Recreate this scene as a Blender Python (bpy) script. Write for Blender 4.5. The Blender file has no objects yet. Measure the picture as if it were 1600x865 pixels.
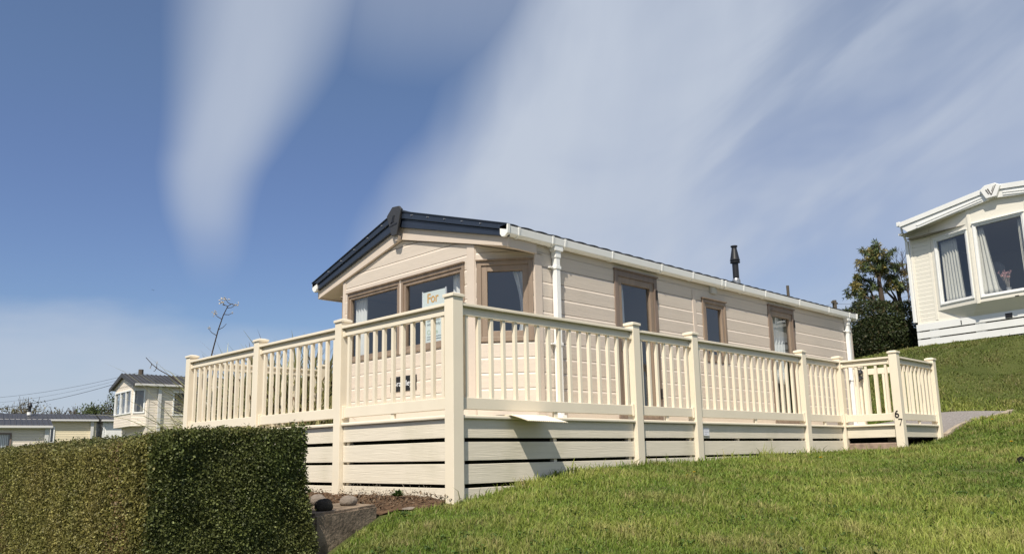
import bpy, bmesh, math, random
import numpy as np
from mathutils import Vector, Matrix

R = math.radians
rng = np.random.default_rng(7)
random.seed(7)
sc = bpy.context.scene
COL = sc.collection

# ------------------------------------------------------------------ camera
f, cy = 1257.773, 485.038
CAM = Vector((-4.573847, -5.375378, -0.359099))
r_ = (0.7136399, -0.7002626, -0.0187168)
u_ = (-0.1105689, -0.1389845, 0.9841026)
f_ = (0.6917316, 0.7002254, 0.1766121)
cd = bpy.data.cameras.new('camera'); co = bpy.data.objects.new('camera', cd); COL.objects.link(co)
co.matrix_world = Matrix(((r_[0], u_[0], -f_[0], CAM[0]), (r_[1], u_[1], -f_[1], CAM[1]),
                          (r_[2], u_[2], -f_[2], CAM[2]), (0, 0, 0, 1)))
cd.sensor_width = 36; cd.lens = f / 1600 * 36; cd.shift_y = (cy - 432.5) / 1600
cd.clip_start = 0.05; cd.clip_end = 3000
sc.camera = co

# ------------------------------------------------------------------ materials
def mat(name, col, rough=0.6, spec=0.5, metal=0.0, var=0.0, scale=(3, 3, 3), bump=0.0, bscale=60,
        dirt=0.0, dirtcol=(0.12, 0.1, 0.07), coord='Object', var2=None, transl=0.0, wear=0.0):
    m = bpy.data.materials.new(name); m.use_nodes = True
    nt = m.node_tree; b = nt.nodes['Principled BSDF']
    b.inputs['Roughness'].default_value = rough
    b.inputs['Specular IOR Level'].default_value = spec
    b.inputs['Metallic'].default_value = metal
    b.inputs['Base Color'].default_value = (*col, 1)
    last = None
    tc = nt.nodes.new('ShaderNodeTexCoord')
    def noise(sc3, detail=4, ns=1.0):
        mp = nt.nodes.new('ShaderNodeMapping'); mp.inputs['Scale'].default_value = sc3
        nt.links.new(tc.outputs[coord], mp.inputs['Vector'])
        n = nt.nodes.new('ShaderNodeTexNoise'); n.inputs['Scale'].default_value = ns
        n.inputs['Detail'].default_value = detail
        nt.links.new(mp.outputs['Vector'], n.inputs['Vector']); return n
    if var or dirt:
        n = noise(scale)
        rp = nt.nodes.new('ShaderNodeValToRGB')
        c2 = var2 or tuple(max(0, c * (1 - var)) for c in col)
        c1 = tuple(min(1, c * (1 + var * .5)) for c in col)
        rp.color_ramp.elements[0].position = .3; rp.color_ramp.elements[1].position = .7
        rp.color_ramp.elements[0].color = (*c2, 1); rp.color_ramp.elements[1].color = (*c1, 1)
        nt.links.new(n.outputs['Fac'], rp.inputs['Fac']); last = rp.outputs['Color']
        if dirt:
            n2 = noise((2.3, 2.3, 1.1), 8)
            r2 = nt.nodes.new('ShaderNodeMapRange')
            r2.inputs['From Min'].default_value = .52; r2.inputs['From Max'].default_value = .78
            r2.inputs['To Max'].default_value = dirt
            nt.links.new(n2.outputs['Fac'], r2.inputs['Value'])
            mx = nt.nodes.new('ShaderNodeMix'); mx.data_type = 'RGBA'
            nt.links.new(r2.outputs['Result'], mx.inputs['Factor'])
            nt.links.new(last, mx.inputs['A']); mx.inputs['B'].default_value = (*dirtcol, 1)
            last = mx.outputs['Result']
        nt.links.new(last, b.inputs['Base Color'])
    if bump:
        n3 = noise((1, 1, 1), 6, bscale) if not isinstance(bscale, tuple) else noise(bscale, 4)
        bp = nt.nodes.new('ShaderNodeBump'); bp.inputs['Strength'].default_value = bump
        bp.inputs['Distance'].default_value = .01
        nt.links.new(n3.outputs['Fac'], bp.inputs['Height']); nt.links.new(bp.outputs['Normal'], b.inputs['Normal'])
    return m

def vmat(name, rough=0.6, spec=0.3, transl=0.3, gain=1.0):
    """foliage: colour from the per-leaf attribute 'tint', some light passes through"""
    m = bpy.data.materials.new(name); m.use_nodes = True
    nt = m.node_tree; b = nt.nodes['Principled BSDF']; out = nt.nodes['Material Output']
    at = nt.nodes.new('ShaderNodeAttribute'); at.attribute_name = 'tint'
    nt.links.new(at.outputs['Color'], b.inputs['Base Color'])
    b.inputs['Roughness'].default_value = rough; b.inputs['Specular IOR Level'].default_value = spec
    if transl:
        t = nt.nodes.new('ShaderNodeBsdfTranslucent'); nt.links.new(at.outputs['Color'], t.inputs['Color'])
        mx = nt.nodes.new('ShaderNodeMixShader'); mx.inputs[0].default_value = transl
        nt.links.new(b.outputs[0], mx.inputs[1]); nt.links.new(t.outputs[0], mx.inputs[2])
        nt.links.new(mx.outputs[0], out.inputs['Surface'])
    return m

def glass(name, tint=(.55, .58, .6), refl=1.0):
    m = bpy.data.materials.new(name); m.use_nodes = True
    nt = m.node_tree; nt.nodes.remove(nt.nodes['Principled BSDF']); out = nt.nodes['Material Output']
    tr = nt.nodes.new('ShaderNodeBsdfTransparent'); tr.inputs['Color'].default_value = (*tint, 1)
    gl = nt.nodes.new('ShaderNodeBsdfGlossy'); gl.inputs['Roughness'].default_value = .01
    gl.inputs['Color'].default_value = (.95, .97, 1, 1)
    fr = nt.nodes.new('ShaderNodeLayerWeight'); fr.inputs['Blend'].default_value = .5
    pw = nt.nodes.new('ShaderNodeMath'); pw.operation = 'POWER'; pw.inputs[1].default_value = 4.5
    mu = nt.nodes.new('ShaderNodeMath'); mu.operation = 'MULTIPLY_ADD'; mu.inputs[1].default_value = .9 * refl; mu.inputs[2].default_value = .11 * refl
    mu.use_clamp = True; nt.links.new(fr.outputs['Facing'], pw.inputs[0])
    mx = nt.nodes.new('ShaderNodeMixShader')
    nt.links.new(pw.outputs[0], mu.inputs[0]); nt.links.new(mu.outputs[0], mx.inputs[0])
    nt.links.new(tr.outputs[0], mx.inputs[1]); nt.links.new(gl.outputs[0], mx.inputs[2])
    nt.links.new(mx.outputs[0], out.inputs['Surface'])
    return m

M = {}
M['deck'] = mat('cream_plastic', (.79, .705, .56), .42, .45, var=.05, scale=(2, 2, 2), dirt=.10, dirtcol=(.45, .39, .28))
M['skirt'] = mat('cream_grained_board', (.74, .67, .545), .5, .4, var=.055, scale=(1.6, 1.6, 42), bump=.35,
                 bscale=(4, 4, 190), dirt=.32, dirtcol=(.42, .40, .27))
M['clad'] = mat('beige_cladding', (.61, .535, .46), .55, .4, var=.05, scale=(1.2, 1.2, 30), bump=.28, bscale=(6, 6, 160), dirt=.06, dirtcol=(.4, .33, .25))
M['trim'] = mat('beige_trim', (.59, .505, .43), .5, .4, var=.03, scale=(2, 2, 9))
M['navy'] = mat('navy_metal', (.018, .026, .045), .38, .5, var=.15, bump=.05)
M['roof'] = mat('dark_roof_sheet', (.03, .033, .04), .55, .4, var=.3)
M['white'] = mat('white_plastic', (.80, .80, .78), .35, .5, var=.03, dirt=.10, dirtcol=(.45, .44, .38))
M['wood'] = mat('brown_frame', (.26, .195, .145), .45, .4, var=.22, scale=(9, 9, 1.2), bump=.1, bscale=(60, 60, 5))
M['wooddark'] = mat('brown_frame_dark', (.20, .15, .12), .5, .4, var=.2, scale=(9, 9, 1.2))
M['glass'] = glass('window_glass', (.82, .84, .85))
M['glass2'] = glass('window_glass_dark', (.80, .83, .85))
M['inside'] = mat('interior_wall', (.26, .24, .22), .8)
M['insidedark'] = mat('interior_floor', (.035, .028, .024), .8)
M['curtain'] = mat('white_curtain', (.80, .80, .78), .9, .1, var=.06, scale=(6, 6, 2))
M['black'] = mat('black_metal', (.012, .012, .014), .4, .5)
M['steel'] = mat('grey_steel', (.4, .4, .4), .35, .5, metal=.8)
M['plaque'] = mat('black_plaque', (.008, .008, .01), .3, .5)
M['paintwhite'] = mat('white_lettering', (.72, .74, .78), .6)
M['sign'] = mat('pale_sign_card', (.82, .88, .84), .6)
M['orange'] = mat('orange_lettering', (.78, .44, .10), .6)
M['greyink'] = mat('grey_ink', (.22, .26, .25), .6)
M['greenink'] = mat('green_ink', (.42, .55, .33), .6)
M['digit'] = mat('dark_digit', (.02, .012, .02), .4)
M['concrete'] = mat('old_concrete', (.235, .18, .13), .95, .2, var=.55, scale=(9, 9, 9), bump=1.0, bscale=38, dirt=.6, dirtcol=(.08, .065, .04))
M['stone'] = mat('field_stone', (.24, .20, .165), .9, .2, var=.4, scale=(14, 14, 14), bump=.9, bscale=50, dirt=.4, dirtcol=(.10, .09, .06))
M['stonedark'] = mat('dark_stone', (.055, .045, .035), .9, .2, var=.4, scale=(14, 14, 14), bump=.9, bscale=50)
M['step'] = mat('pinkish_concrete', (.33, .245, .19), .95, .2, var=.3, scale=(12, 12, 12), bump=.6, bscale=60, dirt=.4, dirtcol=(.16, .13, .09))
M['soil'] = mat('bark_soil', (.10, .062, .038), 1, .1, var=.7, scale=(22, 22, 22), bump=1, bscale=45)
M['path'] = mat('grey_gravel_path', (.235, .215, .205), .95, .2, var=.35, scale=(38, 38, 38), bump=.8, bscale=70)
M['kerb'] = mat('pale_kerb', (.36, .30, .23), .9, .2, var=.3, scale=(9, 9, 9), bump=.4)
M['creamc'] = mat('warm_cream_cladding', (.79, .75, .655), .5, .4, var=.04, scale=(1, 1, 20), dirt=.06, dirtcol=(.5, .44, .32))
M['creamd'] = mat('far_cream_cladding', (.78, .70, .60), .55, .4, var=.05, scale=(1, 1, 20), dirt=.06, dirtcol=(.45, .4, .3))
M['yellowc'] = mat('far_yellow_cladding', (.80, .70, .50), .55, .4, var=.05, scale=(1, 1, 20))
M['greyroof'] = mat('far_grey_roof', (.050, .049, .050), .5, .4, var=.2, scale=(2, 2, 2))
M['greygutter'] = mat('grey_gutter', (.60, .59, .57), .5)
M['bark'] = mat('tree_bark', (.085, .065, .05), .95, .1, var=.4, scale=(8, 8, 3), bump=.8, bscale=40)
M['leaf'] = vmat('hedge_leaf', .52, .30, .25)
M['grass'] = vmat('grass_blade', .55, .25, .35)
M['flax'] = vmat('flax_leaf', .4, .4, .25)
M['needle'] = vmat('pine_needle', .6, .3, .15)
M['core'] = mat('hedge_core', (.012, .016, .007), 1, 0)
M['drystalk'] = mat('dry_stalk', (.06, .045, .035), .9, .1)
M['seed'] = mat('pale_seed_head', (.50, .45, .38), .9, .1)
M['yellow'] = mat('dandelion_yellow', (.80, .56, .02), .7, .2)
M['stem'] = mat('flower_stem', (.10, .15, .04), .7, .2)
M['chair'] = mat('grey_armchair', (.30, .30, .30), .9, .1)
M['pink'] = mat('pink_petals', (.60, .33, .33), .8)
M['blue'] = mat('pale_blue_cushion', (.30, .52, .62), .8)
M['pole'] = mat('pole_wood', (.10, .085, .07), .9, .1)
M['plate'] = mat('white_notice', (.75, .76, .80), .4)

# ------------------------------------------------------------------ mesh helpers
class MB:
    def __init__(s): s.v = []; s.f = []; s.g = []
    def add(s, vs, fs):
        k = len(s.v); s.g.append((k, len(s.f))); s.v += [tuple(map(float, v)) for v in vs]; s.f += [tuple(i + k for i in q) for q in fs]; return s
    def box(s, x0, x1, y0, y1, z0, z1):
        x0, x1 = min(x0, x1), max(x0, x1); y0, y1 = min(y0, y1), max(y0, y1); z0, z1 = min(z0, z1), max(z0, z1)
        return s.add([(x0, y0, z0), (x1, y0, z0), (x1, y1, z0), (x0, y1, z0), (x0, y0, z1), (x1, y0, z1), (x1, y1, z1), (x0, y1, z1)],
                     [(0, 3, 2, 1), (4, 5, 6, 7), (0, 1, 5, 4), (1, 2, 6, 5), (2, 3, 7, 6), (3, 0, 4, 7)])
    def obox(s, W, s0, s1, o0, o1, z0, z1):
        P, u, n = W
        c = [(s0, o0), (s1, o0), (s1, o1), (s0, o1)]
        vs = [P + u * a + n * b + Vector((0, 0, z)) for z in (z0, z1) for a, b in c]
        return s.add(vs, [(0, 3, 2, 1), (4, 5, 6, 7), (0, 1, 5, 4), (1, 2, 6, 5), (2, 3, 7, 6), (3, 0, 4, 7)])
    def prism(s, poly, fn, a, b):
        """poly: list of 2D points; fn(p, t) -> 3D; extruded between t=a and t=b"""
        n = len(poly); vs = [fn(p, a) for p in poly] + [fn(p, b) for p in poly]
        fs = [tuple(range(n))[::-1], tuple(range(n, 2 * n))] + [(i, (i + 1) % n, n + (i + 1) % n, n + i) for i in range(n)]
        return s.add(vs, fs)
    def tube(s, pts, rad, k=6, cap=True):
        pts = [Vector(p) for p in pts]; rads = rad if isinstance(rad, (list, tuple)) else [rad] * len(pts)
        vs = []; fs = []; ref = None
        for i, p in enumerate(pts):
            d = (pts[min(i + 1, len(pts) - 1)] - pts[max(i - 1, 0)]).normalized()
            if ref is None: ref = Vector((0, 0, 1)) if abs(d.z) < .9 else Vector((1, 0, 0))
            a = d.cross(ref).normalized(); b = d.cross(a).normalized()
            for j in range(k):
                t = 2 * math.pi * j / k; vs.append(p + (a * math.cos(t) + b * math.sin(t)) * rads[i])
        for i in range(len(pts) - 1):
            for j in range(k): fs.append((i * k + j, i * k + (j + 1) % k, (i + 1) * k + (j + 1) % k, (i + 1) * k + j))
        if cap: fs += [tuple(range(k))[::-1], tuple(range((len(pts) - 1) * k, len(pts) * k))]
        return s.add(vs, fs)
    def lathe(s, c, prof, k=20):
        vs = []; fs = []
        for r, z in prof:
            for j in range(k):
                t = 2 * math.pi * j / k; vs.append((c[0] + r * math.cos(t), c[1] + r * math.sin(t), c[2] + z))
        for i in range(len(prof) - 1):
            for j in range(k): fs.append((i * k + j, i * k + (j + 1) % k, (i + 1) * k + (j + 1) % k, (i + 1) * k + j))
        fs += [tuple(range(k))[::-1], tuple(range((len(prof) - 1) * k, len(prof) * k))]
        return s.add(vs, fs)
    def build(s, name, m, parent=None, org=(0, 0, 0), bevel=0, smooth=False, clips=(), fixn=True):
        me = bpy.data.meshes.new(name)
        o = Vector(org)
        me.from_pydata([tuple(Vector(v) - o) for v in s.v], [], s.f)
        bm = bmesh.new(); bm.from_mesh(me)
        for cpt, cn in clips:
            bmesh.ops.bisect_plane(bm, geom=bm.verts[:] + bm.edges[:] + bm.faces[:], plane_co=Vector(cpt) - o, plane_no=Vector(cn), clear_outer=True)
        if fixn: bmesh.ops.recalc_face_normals(bm, faces=bm.faces)
        bm.to_mesh(me); bm.free()
        me.materials.append(m)
        if smooth: me.polygons.foreach_set('use_smooth', [True] * len(me.polygons))
        ob = bpy.data.objects.new(name, me); COL.objects.link(ob)
        if parent is not None: ob.parent = parent
        else: ob.location = o
        if bevel:
            b = ob.modifiers.new('bevel', 'BEVEL'); b.width = bevel; b.segments = 2; b.limit_method = 'ANGLE'; b.angle_limit = R(40)
        return ob

def each(mb, name, m, parent=None, org=(0, 0, 0), **kw):
    """every solid added to mb becomes an object of its own"""
    out = []; g = mb.g + [(len(mb.v), len(mb.f))]
    for (v0, f0), (v1, f1) in zip(g[:-1], g[1:]):
        q = MB(); q.v = mb.v[v0:v1]; q.f = [tuple(i - v0 for i in f) for f in mb.f[f0:f1]]
        out.append(q.build(name, m, parent, org, **kw))
    return out

def tag(o, label=None, cat=None, group=None, kind=None):
    if label: o['label'] = label
    if cat: o['category'] = cat
    if group: o['group'] = group
    if kind: o['kind'] = kind
    return o
def thing(name, label, cat, loc=(0, 0, 0), rz=0, group=None):
    o = bpy.data.objects.new(name, None); COL.objects.link(o); o.location = loc; o.rotation_euler = (0, 0, rz)
    o.empty_display_size = .1
    return tag(o, label, cat, group)

def npmesh(name, V, F, m, tint=None, parent=None, org=(0, 0, 0)):
    """V (n,3), F (m,k), tint per vertex (n,3)"""
    V = V - np.array(org)
    me = bpy.data.meshes.new(name); n, (nf, k) = len(V), F.shape
    me.vertices.add(n); me.vertices.foreach_set('co', V.astype(np.float32).ravel())
    me.loops.add(nf * k); me.loops.foreach_set('vertex_index', F.astype(np.int32).ravel())
    me.polygons.add(nf); me.polygons.foreach_set('loop_start', np.arange(0, nf * k, k, dtype=np.int32))
    me.update(calc_edges=True)
    if tint is not None:
        a = me.color_attributes.new('tint', 'FLOAT_COLOR', 'POINT')
        a.data.foreach_set('color', np.concatenate([tint, np.ones((n, 1))], 1).astype(np.float32).ravel())
    me.materials.append(m)
    ob = bpy.data.objects.new(name, me); COL.objects.link(ob)
    if parent is not None: ob.parent = parent
    else: ob.location = org
    return ob

def fbm(P, sc_, seed=0, octs=3):
    """cheap smooth pseudo-noise for numpy points (n,3) -> about -1..1"""
    g = np.random.default_rng(seed); out = np.zeros(len(P)); amp = 1.; tot = 0
    for o in range(octs):
        for _ in range(4):
            k = g.normal(size=3) * sc_ * 2 ** o; out += amp * np.sin(P @ k + g.uniform(0, 6.28)); tot += amp * .5
        amp *= .55
    return out / tot

def leaves(P, N, size, tint, spread=.8, aspect=.55, sizevar=.35, droop=0.0):
    """small folded diamond leaves at points P with outward normals N; returns V,F,T"""
    n = len(P)
    d = N + rng.normal(size=(n, 3)) * spread; d[:, 2] -= droop; d /= np.linalg.norm(d, axis=1)[:, None]
    a = np.cross(d, rng.normal(size=(n, 3))); a /= np.linalg.norm(a, axis=1)[:, None] + 1e-9
    b = np.cross(d, a)
    L = size * (1 + sizevar * rng.normal(size=n)).clip(.4, 2)[:, None]
    w = L * aspect * .5
    V = np.stack([P, P + a * L * .5 + b * w + d * w * .35, P + a * L, P + a * L * .5 - b * w + d * w * .35], 1).reshape(-1, 3)
    i = np.arange(n)[:, None] * 4
    F = np.concatenate([i + [0, 1, 2], i + [0, 2, 3]], 1).reshape(-1, 3)
    return V, F, np.repeat(tint, 4, 0)

def text_mb(txt, size, depth=.004, extr=True, bold=0.0):
    c = bpy.data.curves.new('t', 'FONT'); c.body = txt; c.size = size; c.extrude = depth / 2; c.offset = bold
    o = bpy.data.objects.new('t', c); COL.objects.link(o)
    me = bpy.data.meshes.new_from_object(o.evaluated_get(bpy.context.evaluated_depsgraph_get()))
    vs = [v.co.copy() for v in me.vertices]; fs = [tuple(p.vertices) for p in me.polygons]
    bpy.data.objects.remove(o); bpy.data.curves.remove(c); bpy.data.meshes.remove(me)
    return vs, fs
def text_on(name, txt, size, W, s0, z0, off, m, parent, org, depth=.004, bold=0.0, sx=1.0, kern=None):
    """lettering on a wall frame W=(P,u,n); text runs along -u..; u is taken as the reading direction"""
    P, u, n = W; vs, fs = text_mb(txt, size, depth, bold=bold)
    mb = MB(); mb.add([P + u * (s0 + v.x * sx) + Vector((0, 0, z0 + v.y)) + n * (off + v.z) for v in vs], fs)
    return mb.build(name, m, parent, org)

Z = Vector((0, 0, 1))
# ------------------------------------------------------------------ terrain height (thin plate through levels of the site)
CP = np.array([
 (0, -.03, -.765), (1.44, 0, -.56), (2.65, 0, -.505), (3.9, 0, -.487), (5.3, 0, -.47), (6.67, 0, -.46), (7.86, 0, -.42), (7.95, -.9, -.385), (9.5, -.9, -.24),
 (3, 2.5, -.6), (8, 3, -.35), (0, 1, -.725), (0, 2.4, -.72), (0, 4, -.75), (0, 5.6, -.8), (-.5, .3, -.76), (-.6, -.2, -.80),
 (-.11, -.82, -.80), (-.88, -1.59, -.97), (-.3, -2.16, -.99), (.28, -2.73, -1.0), (1.32, -3.89, -1.02), (2.81, -3.56, -.78), (5.34, -2.99, -.52),
 (7.64, -2.46, -.30), (9.94, -1.95, 0.0), (2.5, -1.57, -.69), (4.41, -1.33, -.60), (6.48, -1.26, -.52), (1.23, -1.04, -.66),
 (-1.3, -1.1, -.97), (-4.57, -5.38, -1.75), (-2, -4, -1.35), (-5, -8, -2.0), (3, -8, -1.4), (9, -7, -.7), (16, -7, .6),
 (10.5, -.9, .02), (9.93, -1.23, -.03), (10.9, -.4, .12), (11.5, -1.2, .16), (11.6, .6, .22), (10.5, .6, -.02), (9.4, 0.5, -.2),
 (12.56, .24, .87), (13.3, -1.3, .8), (12.9, 1.2, 1.05), (13.4, 2.4, 1.2), (12.0, 2.6, .3), (14.4, 1.2, 1.72), (15.4, 1.29, 1.93), (15.0, -.96, 1.93), (14.6, -3.2, 1.9),
 (13.2, -3.6, .9), (12, -4, .4), (16.5, 2.5, 2.0), (18, 0, 2.15), (22, 3, 2.5), (19, 8, 2.0), (16, 6, 1.6), (14, 9, .6),
 (-1.9, -.6, -1.25), (-3.4, -.8, -1.5), (-1.8, 1.5, -1.35), (-2.6, 4, -1.5), (-1.0, 5, -1.1), (-3.5, 10, -1.7), (-6, 4, -1.9), (-8, 0, -2.0), (-6, 12, -2.1),
 (1, 9, -1.0), (2, 16, -1.4), (6, 26, -1.1), (2, 24, -1.5), (-6, 22, -2.1), (7, 34, -.9), (-4, 34, -1.7), (13, 22, -.2), (20, 20, 1.2), (8, 12, -.4), (9, 7, -.2)], float)
def _U(r2): return np.where(r2 > 0, r2 * np.log(np.maximum(r2, 1e-12)) * .5, 0)
_n = len(CP); _D = ((CP[:, None, :2] - CP[None, :, :2]) ** 2).sum(-1)
_K = _U(_D) + np.eye(_n) * .02
_P = np.c_[np.ones(_n), CP[:, :2]]
_A = np.block([[_K, _P], [_P.T, np.zeros((3, 3))]])
_w = np.linalg.solve(_A, np.r_[CP[:, 2], 0, 0, 0])
def zt(x, y):
    x = np.atleast_1d(np.asarray(x, float)); y = np.atleast_1d(np.asarray(y, float)); out = np.empty(len(x))
    for i in range(0, len(x), 20000):
        q = np.c_[x[i:i + 20000], y[i:i + 20000]]
        d = ((q[:, None] - CP[None, :, :2]) ** 2).sum(-1)
        out[i:i + 20000] = _U(d) @ _w[:_n] + _w[_n] + q @ _w[_n + 1:]
    return out
def zg(x, y): return float(zt([x], [y])[0])


# ------------------------------------------------------------------ building helpers
def Wf(p, u, n): return (Vector(p), Vector(u).normalized(), Vector(n).normalized())
def clad(mb, W, s0, s1, z0, z1, ops=(), base=.049, pitch=.181, bev=.030, dep=.014, lip=.007):
    P, u, n = W
    k0 = math.floor((z0 - base) / pitch)
    z = base + k0 * pitch
    segs = []
    while z < z1:
        a, b = z, z + pitch
        segs += [(a, 0., b - bev, dep * .55), (b - bev, dep * .55, b - lip, -dep * .15), (b - lip, -dep * .15, b - lip * .9, -dep), (b - lip * .9, -dep, b - lip * .15, -dep), (b - lip * .15, -dep, b, 0.)]
        z = b
    for za, oa, zb, ob in segs:
        lo, hi = max(za, z0), min(zb, z1)
        if hi <= lo + 1e-6: continue
        cuts = [lo, hi] + [q for op in ops for q in (op[2], op[3]) if lo < q < hi]
        cuts = sorted(set(cuts))
        for c, d in zip(cuts[:-1], cuts[1:]):
            m_ = (c + d) / 2
            oc = oa + (ob - oa) * (c - za) / (zb - za); od = oa + (ob - oa) * (d - za) / (zb - za)
            ivs = [(s0, s1)]
            for op in ops:
                if op[2] < m_ < op[3]:
                    nv = []
                    for x, y in ivs:
                        if op[1] <= x or op[0] >= y: nv.append((x, y)); continue
                        if op[0] > x: nv.append((x, op[0]))
                        if op[1] < y: nv.append((op[1], y))
                    ivs = nv
            for x, y in ivs:
                mb.add([P + u * x + n * oc + Z * c, P + u * y + n * oc + Z * c, P + u * y + n * od + Z * d, P + u * x + n * od + Z * d], [(0, 1, 2, 3)])
def ring(mb, W, s0, s1, z0, z1, w, o0, o1, wt=None, wb=None):
    wt = w if wt is None else wt; wb = w if wb is None else wb
    mb.obox(W, s0, s0 + w, o0, o1, z0, z1); mb.obox(W, s1 - w, s1, o0, o1, z0, z1)
    mb.obox(W, s0 + w, s1 - w, o0, o1 - .001, z1 - wt, z1); mb.obox(W, s0 + w, s1 - w, o0, o1 - .001, z0, z0 + wb)
def window(parent, org, W, s0, s1, z0, z1, mf, ms, mg, fw=.05, sw=.045, proud=.022, name='window', head=True, wt=None, wb=None, bars=(), bev=.003, label=None):
    a = MB(); ring(a, W, s0, s1, z0, z1, fw, -.06, proud, wt, wb)
    if head: a.obox(W, s0 - .012, s1 + .012, 0, proud + .022, z1, z1 + .018)
    fr = a.build(name, mf, parent, org, bevel=bev)
    tb = wb if wb is not None else fw; tt = wt if wt is not None else fw
    b = MB(); ring(b, W, s0 + fw, s1 - fw, z0 + tb, z1 - tt, sw, -.05, proud - .016)
    for q in bars: b.obox(W, q - .022, q + .022, -.05, proud - .018, z0 + tb + sw, z1 - tt - sw)
    b.build('sash', ms, fr, org, bevel=bev)
    c = MB(); P, u, n = W
    x0, x1, y0, y1 = s0 + fw + sw * .6, s1 - fw - sw * .6, z0 + tb + sw * .6, z1 - tt - sw * .6
    c.add([P + u * x0 - n * .028 + Z * y0, P + u * x1 - n * .028 + Z * y0, P + u * x1 - n * .028 + Z * y1, P + u * x0 - n * .028 + Z * y1], [(0, 1, 2, 3)])
    c.build('pane', mg, fr, org)
    if label: fr['label'] = label
    return fr
def curtain(name, W, s0, s1, o, z0, z1, folds, label, group, org, taper=0., m=None, flare=0):
    """hanging pleated cloth; taper shifts the free edge, flare widens it towards the bottom"""
    P, u, n = W; N = folds * 8; K = 10
    vs = []; fs = []
    for j in range(K + 1):
        t = j / K; z = z1 + (z0 - z1) * t
        for i in range(N + 1):
            q = i / N; e = s1 + taper * t + flare * math.sin(t * 2.6)
            s = s0 + (e - s0) * q
            vs.append(P + u * s + n * (o + .022 * math.sin(q * folds * 6.283 + .8 * math.sin(t * 2))) + Z * z)
    for j in range(K):
        for i in range(N): a = j * (N + 1) + i; fs.append((a, a + 1, a + N + 2, a + N + 1))
    mb = MB(); mb.add(vs, fs); ob = mb.build(name, m or M['curtain'], None, org, smooth=True, fixn=False)
    sdf = ob.modifiers.new('thick', 'SOLIDIFY'); sdf.thickness = .003
    return tag(ob, label, 'curtain', group)

# ================================================================== MAIN MOBILE HOME
OC = (1.71, 3.02, -.5)
home = thing('mobile_home', 'beige mobile home with navy roof edge and brown window frames behind the cream deck railing', 'mobile home', OC)
FX = 1.71; SY = 1.05; LY = 5.0; BX = 11.05; RY = 3.03
WF_ = Wf((FX, 0, 0), (0, 1, 0), (-1, 0, 0))
WS_ = Wf((0, SY, 0), (1, 0, 0), (0, -1, 0))
WL_ = Wf((0, LY, 0), (1, 0, 0), (0, 1, 0))
WB_ = Wf((BX, 0, 0), (0, 1, 0), (1, 0, 0))
A_ = Vector((FX, 1.60, 0)); B_ = Vector((2.17, SY, 0)); uA = (B_ - A_).normalized(); WA_ = (A_, uA, Vector((uA.y, -uA.x, 0)).normalized())
if WA_[2].x > 0: WA_ = (A_, uA, -WA_[2])
lenA = (B_ - A_).length
A2 = Vector((FX, 4.44, 0)); B2 = Vector((2.17, LY, 0)); uA2 = (B2 - A2).normalized(); WA2 = (A2, uA2, Vector((-uA2.y, uA2.x, 0)))
winF = [(3.081, 4.307, .965, 1.943), (1.787, 3.040, .965, 1.943)]
winA = [(.02, .69, .955, 1.925)]
winS = [(3.661, 4.606, .035, 2.03), (5.752, 6.41, .955, 1.895), (7.757, 8.66, .035, 2.03)]
soffR = ((0, 1.03, 1.99), (0, -.243, 1.0)); soffL = ((0, 5.03, 1.99), (0, .243, 1.0))
roofR = ((0, .94, 2.16), (0, -.305, 1.0)); roofL = ((0, 5.12, 2.16), (0, .305, 1.0))
mb = MB(); clad(mb, WF_, 1.60, 4.44, .02, 2.60, winF); mb.build('wall', M['clad'], home, OC, clips=(soffR, soffL))['label'] = 'front gable wall of wide beige boards'
mb = MB(); clad(mb, WA_, 0, lenA, .02, 2.3, winA); mb.build('wall', M['clad'], home, OC, clips=(soffR,))['label'] = 'angled front corner wall with one window'
mb = MB(); clad(mb, WA2, 0, lenA, .02, 2.3, winA); mb.build('wall', M['clad'], home, OC, clips=(soffL,))
mb = MB(); clad(mb, WS_, 2.17, BX, .02, 2.03, winS); mb.obox(WS_, 2.17, BX, -.03, .006, 2.03, 2.20); mb.build('wall', M['clad'], home, OC)['label'] = 'long side wall with doors'
mb = MB(); clad(mb, WL_, 2.17, BX, -.3, 2.2); mb.build('wall', M['clad'], home, OC)
mb = MB(); clad(mb, WB_, SY, LY, -.3, 2.9); mb.build('wall', M['clad'], home, OC, clips=(roofR, roofL))
# trims
mb = MB()
mb.obox(WF_, 1.60, 1.735, -.01, .014, .02, 2.4); mb.obox(WF_, 4.375, 4.44, -.01, .014, .02, 2.4)
mb.obox(WF_, 3.043, 3.078, -.03, .018, .96, 1.94)
each(mb, 'corner_trim', M['trim'], home, OC, bevel=.004, clips=(soffR, soffL))
mb = MB(); mb.obox(WA_, .0, .012, -.01, .012, .02, 2.3); mb.obox(WA_, lenA - .02, lenA, -.01, .012, .02, 2.3); mb.obox(WS_, 2.15, 2.275, -.01, .016, .02, 1.99)
mb.obox(WS_, 5.5, 5.585, -.01, .014, .02, 2.2); mb.obox(WS_, 10.93, 11.06, -.01, .016, .02, 2.2)
each(mb, 'corner_trim', M['trim'], home, OC, bevel=.004, clips=(soffR,))
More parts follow.
